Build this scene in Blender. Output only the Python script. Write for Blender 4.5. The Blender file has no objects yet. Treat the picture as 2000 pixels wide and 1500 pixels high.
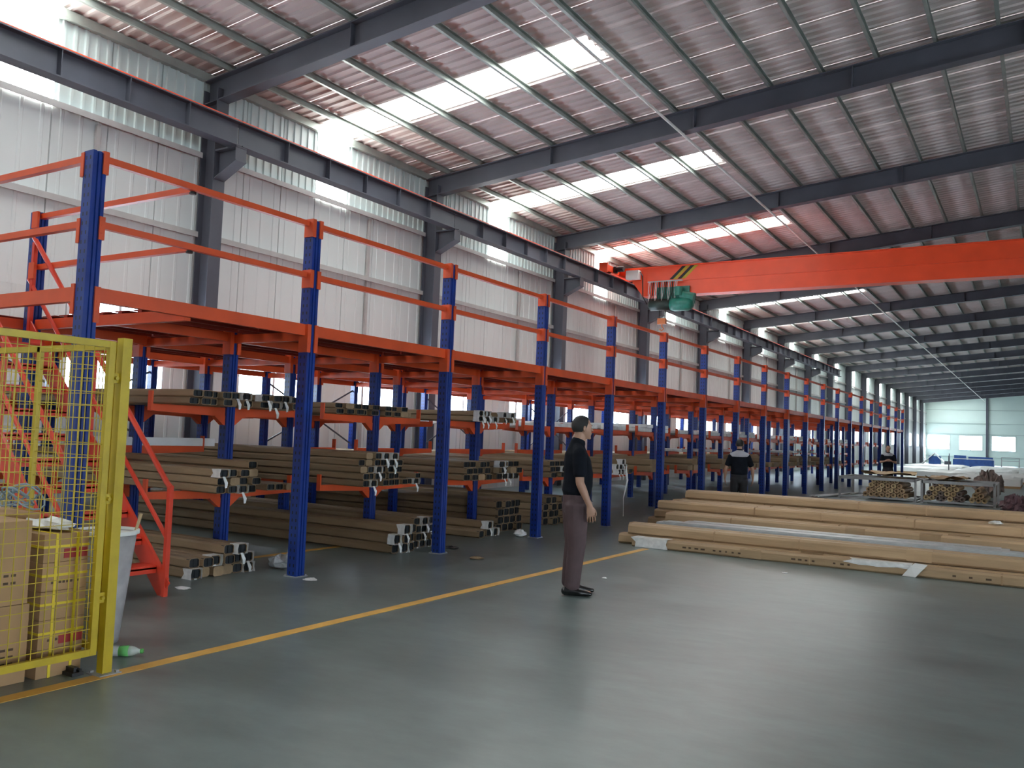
import bpy, math, random
from mathutils import Vector, Matrix

random.seed(11)
SC = bpy.context.scene
COL = SC.collection

# ------------------------------------------------------------------ camera
YAW, PITCH, ROLL, FPX = math.radians(31.908), math.radians(3.402), math.radians(2.161), 1677.1
_f = Vector((-math.sin(YAW)*math.cos(PITCH), math.cos(YAW)*math.cos(PITCH), math.sin(PITCH)))
_r = Vector((math.cos(YAW), math.sin(YAW), 0))
_u = _r.cross(_f)
_r2 = _r*math.cos(ROLL) + _u*math.sin(ROLL)
_u2 = _u*math.cos(ROLL) - _r*math.sin(ROLL)
cam = bpy.data.cameras.new('camera'); cam.sensor_width = 36; cam.lens = FPX/2000*36
cam.clip_start = 0.05; cam.clip_end = 400
camo = bpy.data.objects.new('camera', cam); COL.objects.link(camo)
mw = Matrix.Identity(4)
for i in range(3):
    mw[i][0], mw[i][1], mw[i][2] = _r2[i], _u2[i], -_f[i]
mw[2][3] = 1.5
camo.matrix_world = mw
SC.camera = camo

# ------------------------------------------------------------------ sky and exposure
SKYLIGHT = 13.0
w = bpy.data.worlds.new('sky'); SC.world = w; w.use_nodes = True
w.node_tree.nodes['Background'].inputs[0].default_value = (0.80, 0.91, 1.0, 1)
w.node_tree.nodes['Background'].inputs[1].default_value = 20.0
SC.view_settings.view_transform = 'Standard'; SC.view_settings.look = 'None'
SC.view_settings.exposure = 0.0; SC.view_settings.gamma = 1.0
SC.view_settings.use_curve_mapping = False
try:
    SC.cycles.max_bounces = 6; SC.cycles.diffuse_bounces = 4; SC.cycles.glossy_bounces = 3
    SC.cycles.transmission_bounces = 4; SC.cycles.transparent_max_bounces = 6
    SC.cycles.sample_clamp_indirect = 6.0; SC.cycles.caustics_reflective = False; SC.cycles.caustics_refractive = False
except Exception:
    pass

# ------------------------------------------------------------------ materials
MATS = {}
def mat(name, col, rough=0.5, metal=0.0, var=0.0, vscale=3.0, bump=0.0, bscale=40.0, rnd=0.0, stretch=None, emit=None, coords='Object', alpha=None, spec=None):
    if name in MATS: return MATS[name]
    m = bpy.data.materials.new(name); m.use_nodes = True
    nt = m.node_tree; N = nt.nodes; L = nt.links
    b = N['Principled BSDF']
    b.inputs['Base Color'].default_value = (*col, 1); b.inputs['Roughness'].default_value = rough; b.inputs['Metallic'].default_value = metal
    if spec is not None: b.inputs['Specular IOR Level'].default_value = spec
    src = None
    if var or bump:
        tc = N.new('ShaderNodeTexCoord'); mp = N.new('ShaderNodeMapping')
        L.new(tc.outputs[coords], mp.inputs[0])
        if stretch: mp.inputs['Scale'].default_value = stretch
    if var:
        nz = N.new('ShaderNodeTexNoise'); nz.inputs['Scale'].default_value = vscale; nz.inputs['Detail'].default_value = 6
        L.new(mp.outputs[0], nz.inputs['Vector'])
        cr = N.new('ShaderNodeMapRange'); cr.inputs[1].default_value = 0.3; cr.inputs[2].default_value = 0.7
        cr.inputs[3].default_value = 1-var; cr.inputs[4].default_value = 1+var
        L.new(nz.outputs[0], cr.inputs[0])
        src = cr.outputs[0]
    if rnd:
        oi = N.new('ShaderNodeObjectInfo'); r2 = N.new('ShaderNodeMapRange')
        r2.inputs[3].default_value = 1-rnd; r2.inputs[4].default_value = 1+rnd
        L.new(oi.outputs['Random'], r2.inputs[0])
        if src:
            mu = N.new('ShaderNodeMath'); mu.operation = 'MULTIPLY'; L.new(src, mu.inputs[0]); L.new(r2.outputs[0], mu.inputs[1]); src = mu.outputs[0]
        else: src = r2.outputs[0]
    if src:
        mx = N.new('ShaderNodeVectorMath'); mx.operation = 'SCALE'; mx.inputs[0].default_value = col
        L.new(src, mx.inputs['Scale']); L.new(mx.outputs[0], b.inputs['Base Color'])
    if bump:
        n2 = N.new('ShaderNodeTexNoise'); n2.inputs['Scale'].default_value = bscale; n2.inputs['Detail'].default_value = 4
        L.new(mp.outputs[0], n2.inputs['Vector'])
        bp = N.new('ShaderNodeBump'); bp.inputs['Strength'].default_value = bump; bp.inputs['Distance'].default_value = 0.02
        L.new(n2.outputs[0], bp.inputs['Height']); L.new(bp.outputs[0], b.inputs['Normal'])
    if emit:
        b.inputs['Emission Color'].default_value = (*emit[0], 1); b.inputs['Emission Strength'].default_value = emit[1]
    if alpha is not None: b.inputs['Alpha'].default_value = alpha
    MATS[name] = m
    return m

BLUE = mat('blue_paint', (0.007, 0.034, 0.23), 0.4, var=0.15, vscale=2)
ORANGE = mat('orange_paint', (0.66, 0.082, 0.02), 0.40, var=0.12, vscale=3)
REDOR = mat('red_stair_paint', (0.66, 0.055, 0.025), 0.35, var=0.12, vscale=3)
CRANE = mat('crane_paint', (0.95, 0.09, 0.025), 0.35, var=0.06, vscale=2)
STEEL = mat('grey_frame_paint', (0.075, 0.078, 0.10), 0.5, var=0.15, vscale=1.5)
GALV = mat('galvanised_purlin', (0.33, 0.36, 0.33), 0.45, metal=0.3, var=0.2, vscale=2)
ROOF = mat('roof_sheet', (0.60, 0.53, 0.51), 0.6, var=0.08, vscale=0.7, rnd=0.05, stretch=(0.6, 2, 1))
LINER = mat('wall_liner_sheet', (0.645, 0.67, 0.662), 0.55, var=0.06, vscale=0.8, rnd=0.04, stretch=(1, 1, 0.3))
UPPER = mat('upper_wall_sheet', (0.50, 0.575, 0.57), 0.45, var=0.08, vscale=1.2, rnd=0.03)
ENDW = mat('end_wall_sheet', (0.66, 0.78, 0.74), 0.6, var=0.04, vscale=0.5)
PLAINW = mat('plain_wall', (0.7, 0.69, 0.67), 0.6, var=0.04, vscale=0.5)
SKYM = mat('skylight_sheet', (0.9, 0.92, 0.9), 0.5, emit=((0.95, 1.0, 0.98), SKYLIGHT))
YELLOWP = mat('yellow_paint', (0.50, 0.365, 0.012), 0.42, var=0.15, vscale=6)
LINEY = mat('floor_line_paint', (0.72, 0.40, 0.075), 0.45, var=0.12, vscale=5, coords='Object')
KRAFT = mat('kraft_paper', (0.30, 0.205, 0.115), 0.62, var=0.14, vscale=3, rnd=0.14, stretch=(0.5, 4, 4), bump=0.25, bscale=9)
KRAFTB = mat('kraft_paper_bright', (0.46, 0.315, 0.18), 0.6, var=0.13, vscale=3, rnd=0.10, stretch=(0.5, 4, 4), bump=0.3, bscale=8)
CARD = mat('cardboard', (0.42, 0.26, 0.13), 0.75, var=0.10, vscale=4, rnd=0.08)
DARK = mat('dark_anodised', (0.018, 0.022, 0.026), 0.4, metal=0.2)
ALU = mat('bare_aluminium', (0.80, 0.81, 0.82), 0.35, metal=0.15, var=0.06, vscale=4)
FILM = mat('white_film', (0.84, 0.85, 0.84), 0.35, var=0.12, vscale=14, bump=0.5, bscale=18)
CLEAR = mat('clear_film', (0.55, 0.58, 0.6), 0.2, var=0.25, vscale=20, bump=0.6, bscale=24, alpha=0.7)
GREYM = mat('grey_steel_tube', (0.36, 0.37, 0.38), 0.45, metal=0.2, var=0.1, vscale=5)
BLACK = mat('black_rubber', (0.012, 0.012, 0.013), 0.5)
GREEN = mat('green_machine_paint', (0.02, 0.19, 0.14), 0.4, var=0.2, vscale=8)
WHITEP = mat('white_paint', (0.78, 0.79, 0.77), 0.45, var=0.05)
STRAP = mat('yellow_strap', (0.75, 0.58, 0.03), 0.35)
REDPR = mat('red_print', (0.35, 0.03, 0.035), 0.6)
PRINT = mat('dark_print', (0.09, 0.055, 0.03), 0.7)
BLUEM = mat('blue_machine', (0.025, 0.085, 0.30), 0.4, var=0.2, vscale=3)
PLUM = mat('plum_wrap', (0.13, 0.065, 0.075), 0.6, var=0.3, vscale=10, bump=0.5, bscale=14)
BINP = mat('grey_bin_plastic', (0.36, 0.35, 0.36), 0.45, var=0.22, vscale=7)
PETM = mat('bottle_plastic', (0.75, 0.82, 0.8), 0.12, alpha=0.45)
PGREEN = mat('bottle_green', (0.12, 0.5, 0.12), 0.25, alpha=0.75)

def floor_mat():
    m = mat('floor_epoxy', (0.21, 0.245, 0.235), 0.34)
    nt = m.node_tree; N = nt.nodes; L = nt.links; b = N['Principled BSDF']
    g = N.new('ShaderNodeNewGeometry')
    n1 = N.new('ShaderNodeTexNoise'); n1.inputs['Scale'].default_value = 0.55; n1.inputs['Detail'].default_value = 8; n1.inputs['Roughness'].default_value = 0.62
    n2 = N.new('ShaderNodeTexNoise'); n2.inputs['Scale'].default_value = 1.1; n2.inputs['Detail'].default_value = 5; n2.inputs['Roughness'].default_value = 0.55; n2.inputs['Distortion'].default_value = 0.3
    L.new(g.outputs['Position'], n1.inputs['Vector'])
    mp = N.new('ShaderNodeMapping'); mp.inputs['Scale'].default_value = (0.45, 1.3, 1); mp.inputs['Rotation'].default_value = (0, 0, 0.35)
    L.new(g.outputs['Position'], mp.inputs[0]); L.new(mp.outputs[0], n2.inputs['Vector'])
    r1 = N.new('ShaderNodeValToRGB'); e = r1.color_ramp.elements
    e[0].position = 0.32; e[0].color = (0.142, 0.182, 0.176, 1); e[1].position = 0.68; e[1].color = (0.192, 0.238, 0.230, 1)
    L.new(n1.outputs[0], r1.inputs[0])
    r2 = N.new('ShaderNodeValToRGB'); e = r2.color_ramp.elements
    e[0].position = 0.25; e[0].color = (0.55, 0.54, 0.53, 1); e[1].position = 0.60; e[1].color = (1, 1, 1, 1)
    L.new(n2.outputs[0], r2.inputs[0])
    mx = N.new('ShaderNodeMix'); mx.data_type = 'RGBA'; mx.blend_type = 'MULTIPLY'; mx.inputs[0].default_value = 0.7
    L.new(r1.outputs[0], mx.inputs[6]); L.new(r2.outputs[0], mx.inputs[7])
    n3 = N.new('ShaderNodeTexNoise'); n3.inputs['Scale'].default_value = 7.0; n3.inputs['Detail'].default_value = 7; n3.inputs['Roughness'].default_value = 0.65
    m3 = N.new('ShaderNodeMapping'); m3.inputs['Scale'].default_value = (0.5, 1.0, 1); m3.inputs['Rotation'].default_value = (0, 0, -0.5)
    L.new(g.outputs['Position'], m3.inputs[0]); L.new(m3.outputs[0], n3.inputs['Vector'])
    k3 = N.new('ShaderNodeMapRange'); k3.inputs[1].default_value = 0.3; k3.inputs[2].default_value = 0.7; k3.inputs[3].default_value = 0.88; k3.inputs[4].default_value = 1.10
    L.new(n3.outputs[0], k3.inputs[0])
    s3 = N.new('ShaderNodeVectorMath'); s3.operation = 'SCALE'; L.new(mx.outputs[2], s3.inputs[0]); L.new(k3.outputs[0], s3.inputs['Scale']); L.new(s3.outputs[0], b.inputs['Base Color'])
    rr = N.new('ShaderNodeMapRange'); rr.inputs[3].default_value = 0.25; rr.inputs[4].default_value = 0.40
    L.new(n2.outputs[0], rr.inputs[0]); L.new(rr.outputs[0], b.inputs['Roughness'])
    bp = N.new('ShaderNodeBump'); bp.inputs['Strength'].default_value = 0.015; bp.inputs['Distance'].default_value = 0.02
    L.new(n2.outputs[0], bp.inputs['Height']); L.new(bp.outputs[0], b.inputs['Normal'])
    return m
FLOORM = floor_mat()

def post_mat():
    # blue upright paint; punched holes in two columns on the flank faces
    m = mat('perforated_blue_upright', (0.012, 0.05, 0.30), 0.28)
    nt = m.node_tree; N = nt.nodes; L = nt.links; b = N['Principled BSDF']
    tc = N.new('ShaderNodeTexCoord'); sp = N.new('ShaderNodeSeparateXYZ'); L.new(tc.outputs['Object'], sp.inputs[0])
    def M(op, a, bb=None):
        n = N.new('ShaderNodeMath'); n.operation = op
        for i, v in enumerate((a, bb)):
            if v is None: continue
            if isinstance(v, (int, float)): n.inputs[i].default_value = v
            else: L.new(v, n.inputs[i])
        return n.outputs[0]
    zf = M('ABSOLUTE', M('SUBTRACT', M('FRACT', M('DIVIDE', sp.outputs[2], 0.075)), 0.5))
    zh = M('LESS_THAN', zf, 0.2)
    xh = M('LESS_THAN', M('ABSOLUTE', M('SUBTRACT', M('ABSOLUTE', sp.outputs[0]), 0.026)), 0.0075)
    nn = N.new('ShaderNodeSeparateXYZ'); L.new(tc.outputs['Normal'], nn.inputs[0])
    yh = M('GREATER_THAN', M('ABSOLUTE', nn.outputs[1]), 0.8)
    h = M('MULTIPLY', M('MULTIPLY', zh, xh), yh)
    nz = N.new('ShaderNodeTexNoise'); nz.inputs['Scale'].default_value = 5; nz.inputs['Detail'].default_value = 6
    L.new(tc.outputs['Object'], nz.inputs['Vector'])
    cr = N.new('ShaderNodeValToRGB'); e = cr.color_ramp.elements
    e[0].position = 0.3; e[0].color = (0.006, 0.026, 0.18, 1); e[1].position = 0.72; e[1].color = (0.010, 0.045, 0.27, 1)
    L.new(nz.outputs[0], cr.inputs[0])
    mx = N.new('ShaderNodeMix'); mx.data_type = 'RGBA'; L.new(h, mx.inputs[0]); L.new(cr.outputs[0], mx.inputs[6]); mx.inputs[7].default_value = (0.004, 0.004, 0.008, 1)
    L.new(mx.outputs[2], b.inputs['Base Color'])
    return m
POSTM = post_mat()

def glass_mat():
    m = bpy.data.materials.new('window_glass'); m.use_nodes = True
    nt = m.node_tree; N = nt.nodes; L = nt.links; N.clear()
    o = N.new('ShaderNodeOutputMaterial'); t = N.new('ShaderNodeBsdfTransparent'); g = N.new('ShaderNodeBsdfGlossy'); mx = N.new('ShaderNodeMixShader')
    t.inputs[0].default_value = (0.93, 0.97, 1.0, 1); g.inputs['Roughness'].default_value = 0.05; mx.inputs[0].default_value = 0.06
    L.new(t.outputs[0], mx.inputs[1]); L.new(g.outputs[0], mx.inputs[2]); L.new(mx.outputs[0], o.inputs[0])
    return m
GLASS = glass_mat()

# ------------------------------------------------------------------ mesh helpers
class MB:
    def __init__(s): s.v = []; s.f = []
    def add(s, vs, fs):
        o = len(s.v); s.v += [tuple(p) for p in vs]; s.f += [tuple(i+o for i in f) for f in fs]; return s
    def box(s, x0, x1, y0, y1, z0, z1):
        return s.add([(x0,y0,z0),(x1,y0,z0),(x1,y1,z0),(x0,y1,z0),(x0,y0,z1),(x1,y0,z1),(x1,y1,z1),(x0,y1,z1)],
                     [(0,3,2,1),(4,5,6,7),(0,1,5,4),(1,2,6,5),(2,3,7,6),(3,0,4,7)])
    def prism(s, poly, axis, a, b, sh=0.0):
        # poly in the two other axes; extruded along axis from a to b; sh shears the 2nd poly coordinate along the axis
        n = len(poly); vs = []
        for t in (a, b):
            for p, q in poly:
                if axis == 'x': vs.append((t, p, q+sh*(t-a)))
                elif axis == 'y': vs.append((p, t, q+sh*(t-a)))
                else: vs.append((p, q, t))
        fs = [tuple(range(n-1,-1,-1)), tuple(range(n, 2*n))]
        for i in range(n):
            j = (i+1) % n; fs.append((i, j, n+j, n+i))
        return s.add(vs, fs)
    def bar(s, p, q, w, h, up=(0,0,1)):
        p = Vector(p); q = Vector(q); d = (q-p).normalized(); u = Vector(up)
        sd = d.cross(u)
        if sd.length < 1e-4: sd = d.cross(Vector((0,1,0)))
        sd.normalize(); u = sd.cross(d)
        vs = []
        for c in (p, q):
            for a, b in ((-1,-1),(1,-1),(1,1),(-1,1)):
                vs.append(c + sd*(a*w/2) + u*(b*h/2))
        return s.add(vs, [(0,3,2,1),(4,5,6,7),(0,1,5,4),(1,2,6,5),(2,3,7,6),(3,0,4,7)])
    def tube(s, pts, r, n=8, cap=True):
        pts = [Vector(p) for p in pts]; rs = r if isinstance(r, (list, tuple)) else [r]*len(pts)
        vs = []; prev = None
        for i, p in enumerate(pts):
            d = (pts[min(i+1, len(pts)-1)] - pts[max(i-1, 0)]).normalized()
            if prev is None: a = d.orthogonal().normalized()
            else: a = (prev - d*prev.dot(d)).normalized()
            prev = a; b = d.cross(a)
            for k in range(n):
                t = 2*math.pi*k/n; vs.append(p + (a*math.cos(t) + b*math.sin(t))*rs[i])
        fs = []
        for i in range(len(pts)-1):
            for k in range(n):
                j = (k+1) % n; fs.append((i*n+k, i*n+j, (i+1)*n+j, (i+1)*n+k))
        if cap: fs += [tuple(range(n-1,-1,-1)), tuple(range((len(pts)-1)*n, len(pts)*n))]
        return s.add(vs, fs)
    def lathe(s, prof, c=(0,0,0), n=20):
        vs = []; fs = []
        for r, z in prof:
            for k in range(n):
                t = 2*math.pi*k/n; vs.append((c[0]+r*math.cos(t), c[1]+r*math.sin(t), c[2]+z))
        for i in range(len(prof)-1):
            for k in range(n):
                j = (k+1) % n; fs.append((i*n+k, i*n+j, (i+1)*n+j, (i+1)*n+k))
        fs += [tuple(range(n-1,-1,-1)), tuple(range((len(prof)-1)*n, len(prof)*n))]
        return s.add(vs, fs)
    def ell(s, c, r, n=14, m=9, rot=None):
        vs = []; fs = []
        for i in range(m+1):
            a = -math.pi/2 + math.pi*i/m
            a = max(-1.52, min(1.52, a))
            for k in range(n):
                t = 2*math.pi*k/n
                p = Vector((r[0]*math.cos(a)*math.cos(t), r[1]*math.cos(a)*math.sin(t), r[2]*math.sin(a)))
                if rot: p = rot @ p
                vs.append(p + Vector(c))
        for i in range(m):
            for k in range(n):
                j = (k+1) % n; fs.append((i*n+k, i*n+j, (i+1)*n+j, (i+1)*n+k))
        fs += [tuple(range(n-1,-1,-1)), tuple(range(m*n, (m+1)*n))]
        return s.add(vs, fs)
    def mesh(s, name, m=None, smooth=False):
        me = bpy.data.meshes.new(name); me.from_pydata(s.v, [], s.f)
        if m: me.materials.append(m)
        if smooth: me.polygons.foreach_set('use_smooth', [True]*len(me.polygons))
        me.update(); return me

def wloc(o):
    v = Vector((0,0,0))
    while o: v += o.location; o = o.parent
    return v
def put(name, me, parent=None, loc=(0,0,0), rot=None, scale=None, label=None, cat=None, group=None, kind=None):
    # loc is in the parent's own frame when the parent is turned, else in the world
    o = bpy.data.objects.new(name, me); COL.objects.link(o)
    if parent is not None:
        o.parent = parent
        o.location = Vector(loc) - (wloc(parent) if parent.get('_w', 1) else Vector((0,0,0)))
    else: o.location = loc
    if rot: o.rotation_euler = rot
    if scale: o.scale = scale
    tag(o, label, cat, group, kind)
    return o
def tag(o, label=None, cat=None, group=None, kind=None):
    if label: o['label'] = label
    if cat: o['category'] = cat
    if group: o['group'] = group
    if kind: o['kind'] = kind
    return o
def empty(name, loc, **k):
    return put(name, None, None, loc, **k)
def local(o):            # children of this object are given in its own frame
    o['_w'] = 0; return o
def one(name, mb, m, parent=None, loc=(0,0,0), smooth=False, **k):
    # a mesh written in world coordinates: moved so that its origin is at loc
    if loc != (0,0,0):
        mb.v = [(a-loc[0], b-loc[1], c-loc[2]) for a, b, c in mb.v]
    return put(name, mb.mesh(name, m, smooth), parent, loc, **k)

# ------------------------------------------------------------------ the building
XW, XR, XRIDGE = -13.2, 14.2, 0.5
Y0, BAY, KA, KB = 10.15, 6.65, -4, 17
def fy(k): return Y0 + BAY*k
YA, YB = fy(KA), fy(KB)
SL = 0.0925
def zr(x): return 7.95 + SL*((x-XW) if x <= XRIDGE else (2*XRIDGE-x-XW))

mb = MB().box(XW-0.1, XR+0.1, YA-0.1, YB+0.2, -0.3, 0)
one('floor', mb, FLOORM, kind='structure', label='grey-green painted concrete floor')

# left wall: outer skin with window openings, then liner sheets and ribbed upper sheets in front of it
WZ0, WZ1 = 1.95, 3.5
WINY = []                       # every window opening on the left wall
for k in range(-1, KB):
    WINY += [(fy(k)+1.05, fy(k)+2.90), (fy(k)+4.25, fy(k)+6.10)]
mb = MB()
mb.box(XW-0.12, XW-0.06, YA, YB, 0, WZ0); mb.box(XW-0.12, XW-0.06, YA, YB, WZ1, 8.0)
prev = YA
for a, b in WINY + [(YB, YB)]:
    mb.box(XW-0.12, XW-0.06, prev, a, WZ0, WZ1); prev = b
wall = one('wall_left', mb, PLAINW, kind='structure', label='long left side wall of pale metal sheets')

def ribbed(W, pitch, h, z0, z1, hw=0.022, flat=0.0):
    # vertical sheet in the y-z plane, ribs towards +x
    ys = [0.0]; xs = [0.0]; n = int(round(W/pitch))
    for i in range(n):
        c = (i+0.5)*W/n
        for dy, dx in ((-hw*1.6, 0), (-hw, h), (hw, h), (hw*1.6, 0)):
            ys.append(c+dy); xs.append(dx)
    ys += [W-0.022, W-0.020, W-0.004, W]; xs += [0, -0.035, -0.035, 0]
    m = MB(); vs = []
    for z in (z0, z1):
        for y, x in zip(ys, xs): vs.append((x, y, z))
    k = len(ys)
    m.add(vs, [(i, i+1, k+i+1, k+i) for i in range(k-1)])
    return m
PW = BAY/7
me_low = ribbed(PW, 0.32, 0.012, 0, WZ0).mesh('wall_panel', LINER)
me_mid = ribbed(PW, 0.32, 0.012, WZ1, 6.38).mesh('wall_panel', LINER)
me_up = ribbed(PW, 0.19, 0.028, 6.38, 7.93).mesh('wall_panel', UPPER)
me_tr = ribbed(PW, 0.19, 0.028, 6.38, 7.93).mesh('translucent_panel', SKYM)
for k in range(-1, KB):
    for j in range(7):
        y = fy(k)+j*PW
        if k >= 0 or j >= 1: put('wall_panel', me_mid, wall, (XW, y, 0))
        if k < 12: put('wall_panel', me_low, wall, (XW, y, 0))
        if k >= 0 or j >= 1:
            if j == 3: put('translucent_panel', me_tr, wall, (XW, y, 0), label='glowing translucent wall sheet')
            else: put('wall_panel', me_up, wall, (XW, y, 0))
    cuts = [fy(k)] + [c for a, b in WINY if fy(k) <= a < fy(k+1) for c in (a, b)] + [fy(k+1)]
    for i in range(0, len(cuts), 2):
        put('wall_panel', ribbed(cuts[i+1]-cuts[i], 0.32, 0.012, WZ0, WZ1).mesh('wall_panel', LINER), wall, (XW, cuts[i], 0))
gm = MB().box(0, 0.10, 0, BAY-0.26, 0, 0.07).box(0.085, 0.10, 0, BAY-0.26, -0.03, 0.07).mesh('girt', mat('girt_grey', (0.42, 0.40, 0.39), 0.5, var=0.1))
for k in range(-1, KB):
    for z in (6.36, 4.9):
        put('girt', gm, wall, (XW+0.03, fy(k)+0.13, z))
    # conduit strip half way along the bay
    if k < 8:
        one('cable_trunking', MB().box(XW+0.03, XW+0.09, fy(k)+4.5, fy(k)+4.56, 0.5, 6.3), MATS['girt_grey'], wall, (XW+0.03, fy(k)+4.5, 0.5))

# windows of the left wall
wfm = mat('window_frame_white', (0.7, 0.72, 0.74), 0.4)
WW = 1.85
fr = MB()
for z in (WZ0, WZ1-0.05): fr.box(-0.10, 0.0, 0, WW, z, z+0.05)
for y in (0, WW/2-0.025, WW-0.05): fr.box(-0.10, 0.0, y, y+0.05, WZ0, WZ1)
fr = fr.mesh('window_frame', wfm)
pane = MB().box(-0.062, -0.058, 0.05, WW/2-0.025, WZ0+0.05, WZ1-0.05).mesh('pane', GLASS)
for i, (a, b) in enumerate(WINY):
    r = empty('window_%d' % (i+1), (XW, a, 0), kind='structure', label='side wall window behind the racks')
    put('window_frame', fr, r, (XW, a, 0))
    put('pane', pane, r, (XW, a, 0)); put('pane', pane, r, (XW, a+WW/2-0.025, 0))

# end wall, right wall, back wall
EW = [(-13.0+3.64*i, -10.35+3.64*i) for i in range(7)]
mb = MB(); za, zb = 1.75, 3.62
def gable(mb, y0, y1):
    mb.box(XW, XR, y0, y1, 0, za)
    prev = XW
    for a, b in EW + [(XR, XR)]:
        mb.box(prev, a, y0, y1, za, zb); prev = b
    mb.prism([(XW, zb), (XR, zb), (XR, zr(XR)), (XRIDGE, zr(XRIDGE)), (XW, zr(XW))], 'y', y0, y1)
gable(mb, YB, YB+0.1)
endw = one('wall_end', mb, ENDW, kind='structure', label='pale green far end wall with three windows')
for z in (0.9, 3.75, 5.1, 6.8):
    one('girt', MB().box(XW, XR, YB-0.08, YB, z, z+0.07), mat('end_girt', (0.45, 0.55, 0.53), 0.5), endw, (XW, YB-0.08, z))
for x in (-6.2, 0.8, 7.8):
    one('gable_post', MB().box(x-0.13, x+0.13, YB-0.3, YB-0.08, 0, zr(x)-0.1), STEEL, endw, (x, YB-0.2, 0))
for i, (a, b) in enumerate(EW):
    if a > 2: continue
    r = empty('window_%d' % (len(WINY)+i+1), (a, YB, 0), kind='structure', label='bright window in the far end wall')
    m = MB()
    for z in (za, zb-0.06): m.box(a, b, YB-0.03, YB+0.05, z, z+0.06)
    for x in (a, (a+b)/2-0.03, b-0.06): m.box(x, x+0.06, YB-0.03, YB+0.05, za, zb)
    one('window_frame', m, wfm, r, (a, YB, 0))
    one('pane', MB().box(a+0.06, b-0.06, YB+0.03, YB+0.035, za+0.06, zb-0.06), GLASS, r, (a, YB, 0))
mb = MB().box(XR, XR+0.1, YA, -8.5, 0, 8.0).box(XR, XR+0.1, -3.5, 7.0, 0, 8.0).box(XR, XR+0.1, 11.0, YB, 0, 8.0).box(XR, XR+0.1, -8.5, 11.0, 4.2, 8.0)    # two assumed openings out of view, added to light the floor and rack fronts
one('wall_right', mb, PLAINW, kind='structure', label='plain right side wall with two openings added for daylight')
mb = MB().prism([(XW, 0), (XR, 0), (XR, zr(XR)), (XRIDGE, zr(XRIDGE)), (XW, zr(XW))], 'y', YA-0.1, YA)
one('wall_back', mb, PLAINW, kind='structure', label='wall behind the viewer')

# roof: one corrugated sheet after another on the left slope, one glowing sheet in each bay
mb = MB()
SKX = -6.85
for k in range(KA, KB):
    y = fy(k)
    for (a, b) in ((0, 3*PW), (4*PW, BAY)):
        mb.prism([(y+a, zr(XRIDGE)), (y+b, zr(XRIDGE)), (y+b, zr(XRIDGE)+0.05), (y+a, zr(XRIDGE)+0.05)], 'x', XRIDGE, XR, -SL)
    mb.prism([(y+3*PW, zr(XRIDGE)), (y+4*PW, zr(XRIDGE)), (y+4*PW, zr(XRIDGE)+0.05), (y+3*PW, zr(XRIDGE)+0.05)], 'x', XRIDGE, XR, -SL)
    if k < -1:
        for (a, b) in ((0, 3*PW), (4*PW, BAY)):
            mb.prism([(y+a, zr(XW)), (y+b, zr(XW)), (y+b, zr(XW)+0.05), (y+a, zr(XW)+0.05)], 'x', XW, XRIDGE, SL)
        mb.prism([(y+3*PW, zr(SKX)), (y+4*PW, zr(SKX)), (y+4*PW, zr(SKX)+0.05), (y+3*PW, zr(SKX)+0.05)], 'x', SKX, XRIDGE, SL)
mb.box(XRIDGE-0.25, XRIDGE+0.25, YA, YB, zr(XRIDGE)-0.01, zr(XRIDGE)+0.05)
roof = one('ceiling', mb, ROOF, kind='structure', label='pitched corrugated metal roof with skylight strips')
def rsheet(x0, x1, W=PW, nr=4, h=0.035):
    ys = [0.0]; zs = [0.0]
    for i in range(nr):
        c = (i+0.5)*W/nr
        for dy, dz in ((-0.045, 0), (-0.025, -h), (0.025, -h), (0.045, 0)): ys.append(c+dy); zs.append(dz)
    ys.append(W+0.01); zs.append(0.0)
    m = MB(); vs = []
    for x in (x0, x1):
        for y, z in zip(ys, zs): vs.append((x, y, zr(x)+z))
    k = len(ys); m.add(vs, [(i, k+i, k+i+1, i+1) for i in range(k-1)])
    return m
me_full = rsheet(XW-0.1, XRIDGE).mesh('roof_panel', ROOF)
me_half = rsheet(SKX, XRIDGE).mesh('roof_panel', ROOF)
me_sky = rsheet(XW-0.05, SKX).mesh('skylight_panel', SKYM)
for k in range(KA, KB):
    for j in range(7):
        y = fy(k)+j*PW
        if j == 3:
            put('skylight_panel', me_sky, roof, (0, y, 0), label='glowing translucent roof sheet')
            if k >= -1: put('roof_panel', me_half, roof, (0, y, 0))
        elif k >= -1: put('roof_panel', me_full, roof, (0, y, 0))
# purlins
PX = [-12.5, -11.55] + [-10.6+i*0.99 for i in range(12)]
pm = MB().box(-0.03, 0.03, 0, BAY, -0.165, -0.155).box(-0.03, -0.024, 0, BAY, -0.165, -0.035).box(-0.03, 0.03, 0, BAY, -0.045, -0.035).mesh('purlin', GALV)
for k in range(-1, KB):
    for x in PX:
        put('purlin', pm, roof, (x, fy(k), zr(x)), rot=(0, 0, 0))
one('eave_strut', MB().box(XW, XW+0.12, fy(-1), YB, 7.78, 7.93), GALV, roof, (XW, fy(-1), 7.8))

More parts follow.
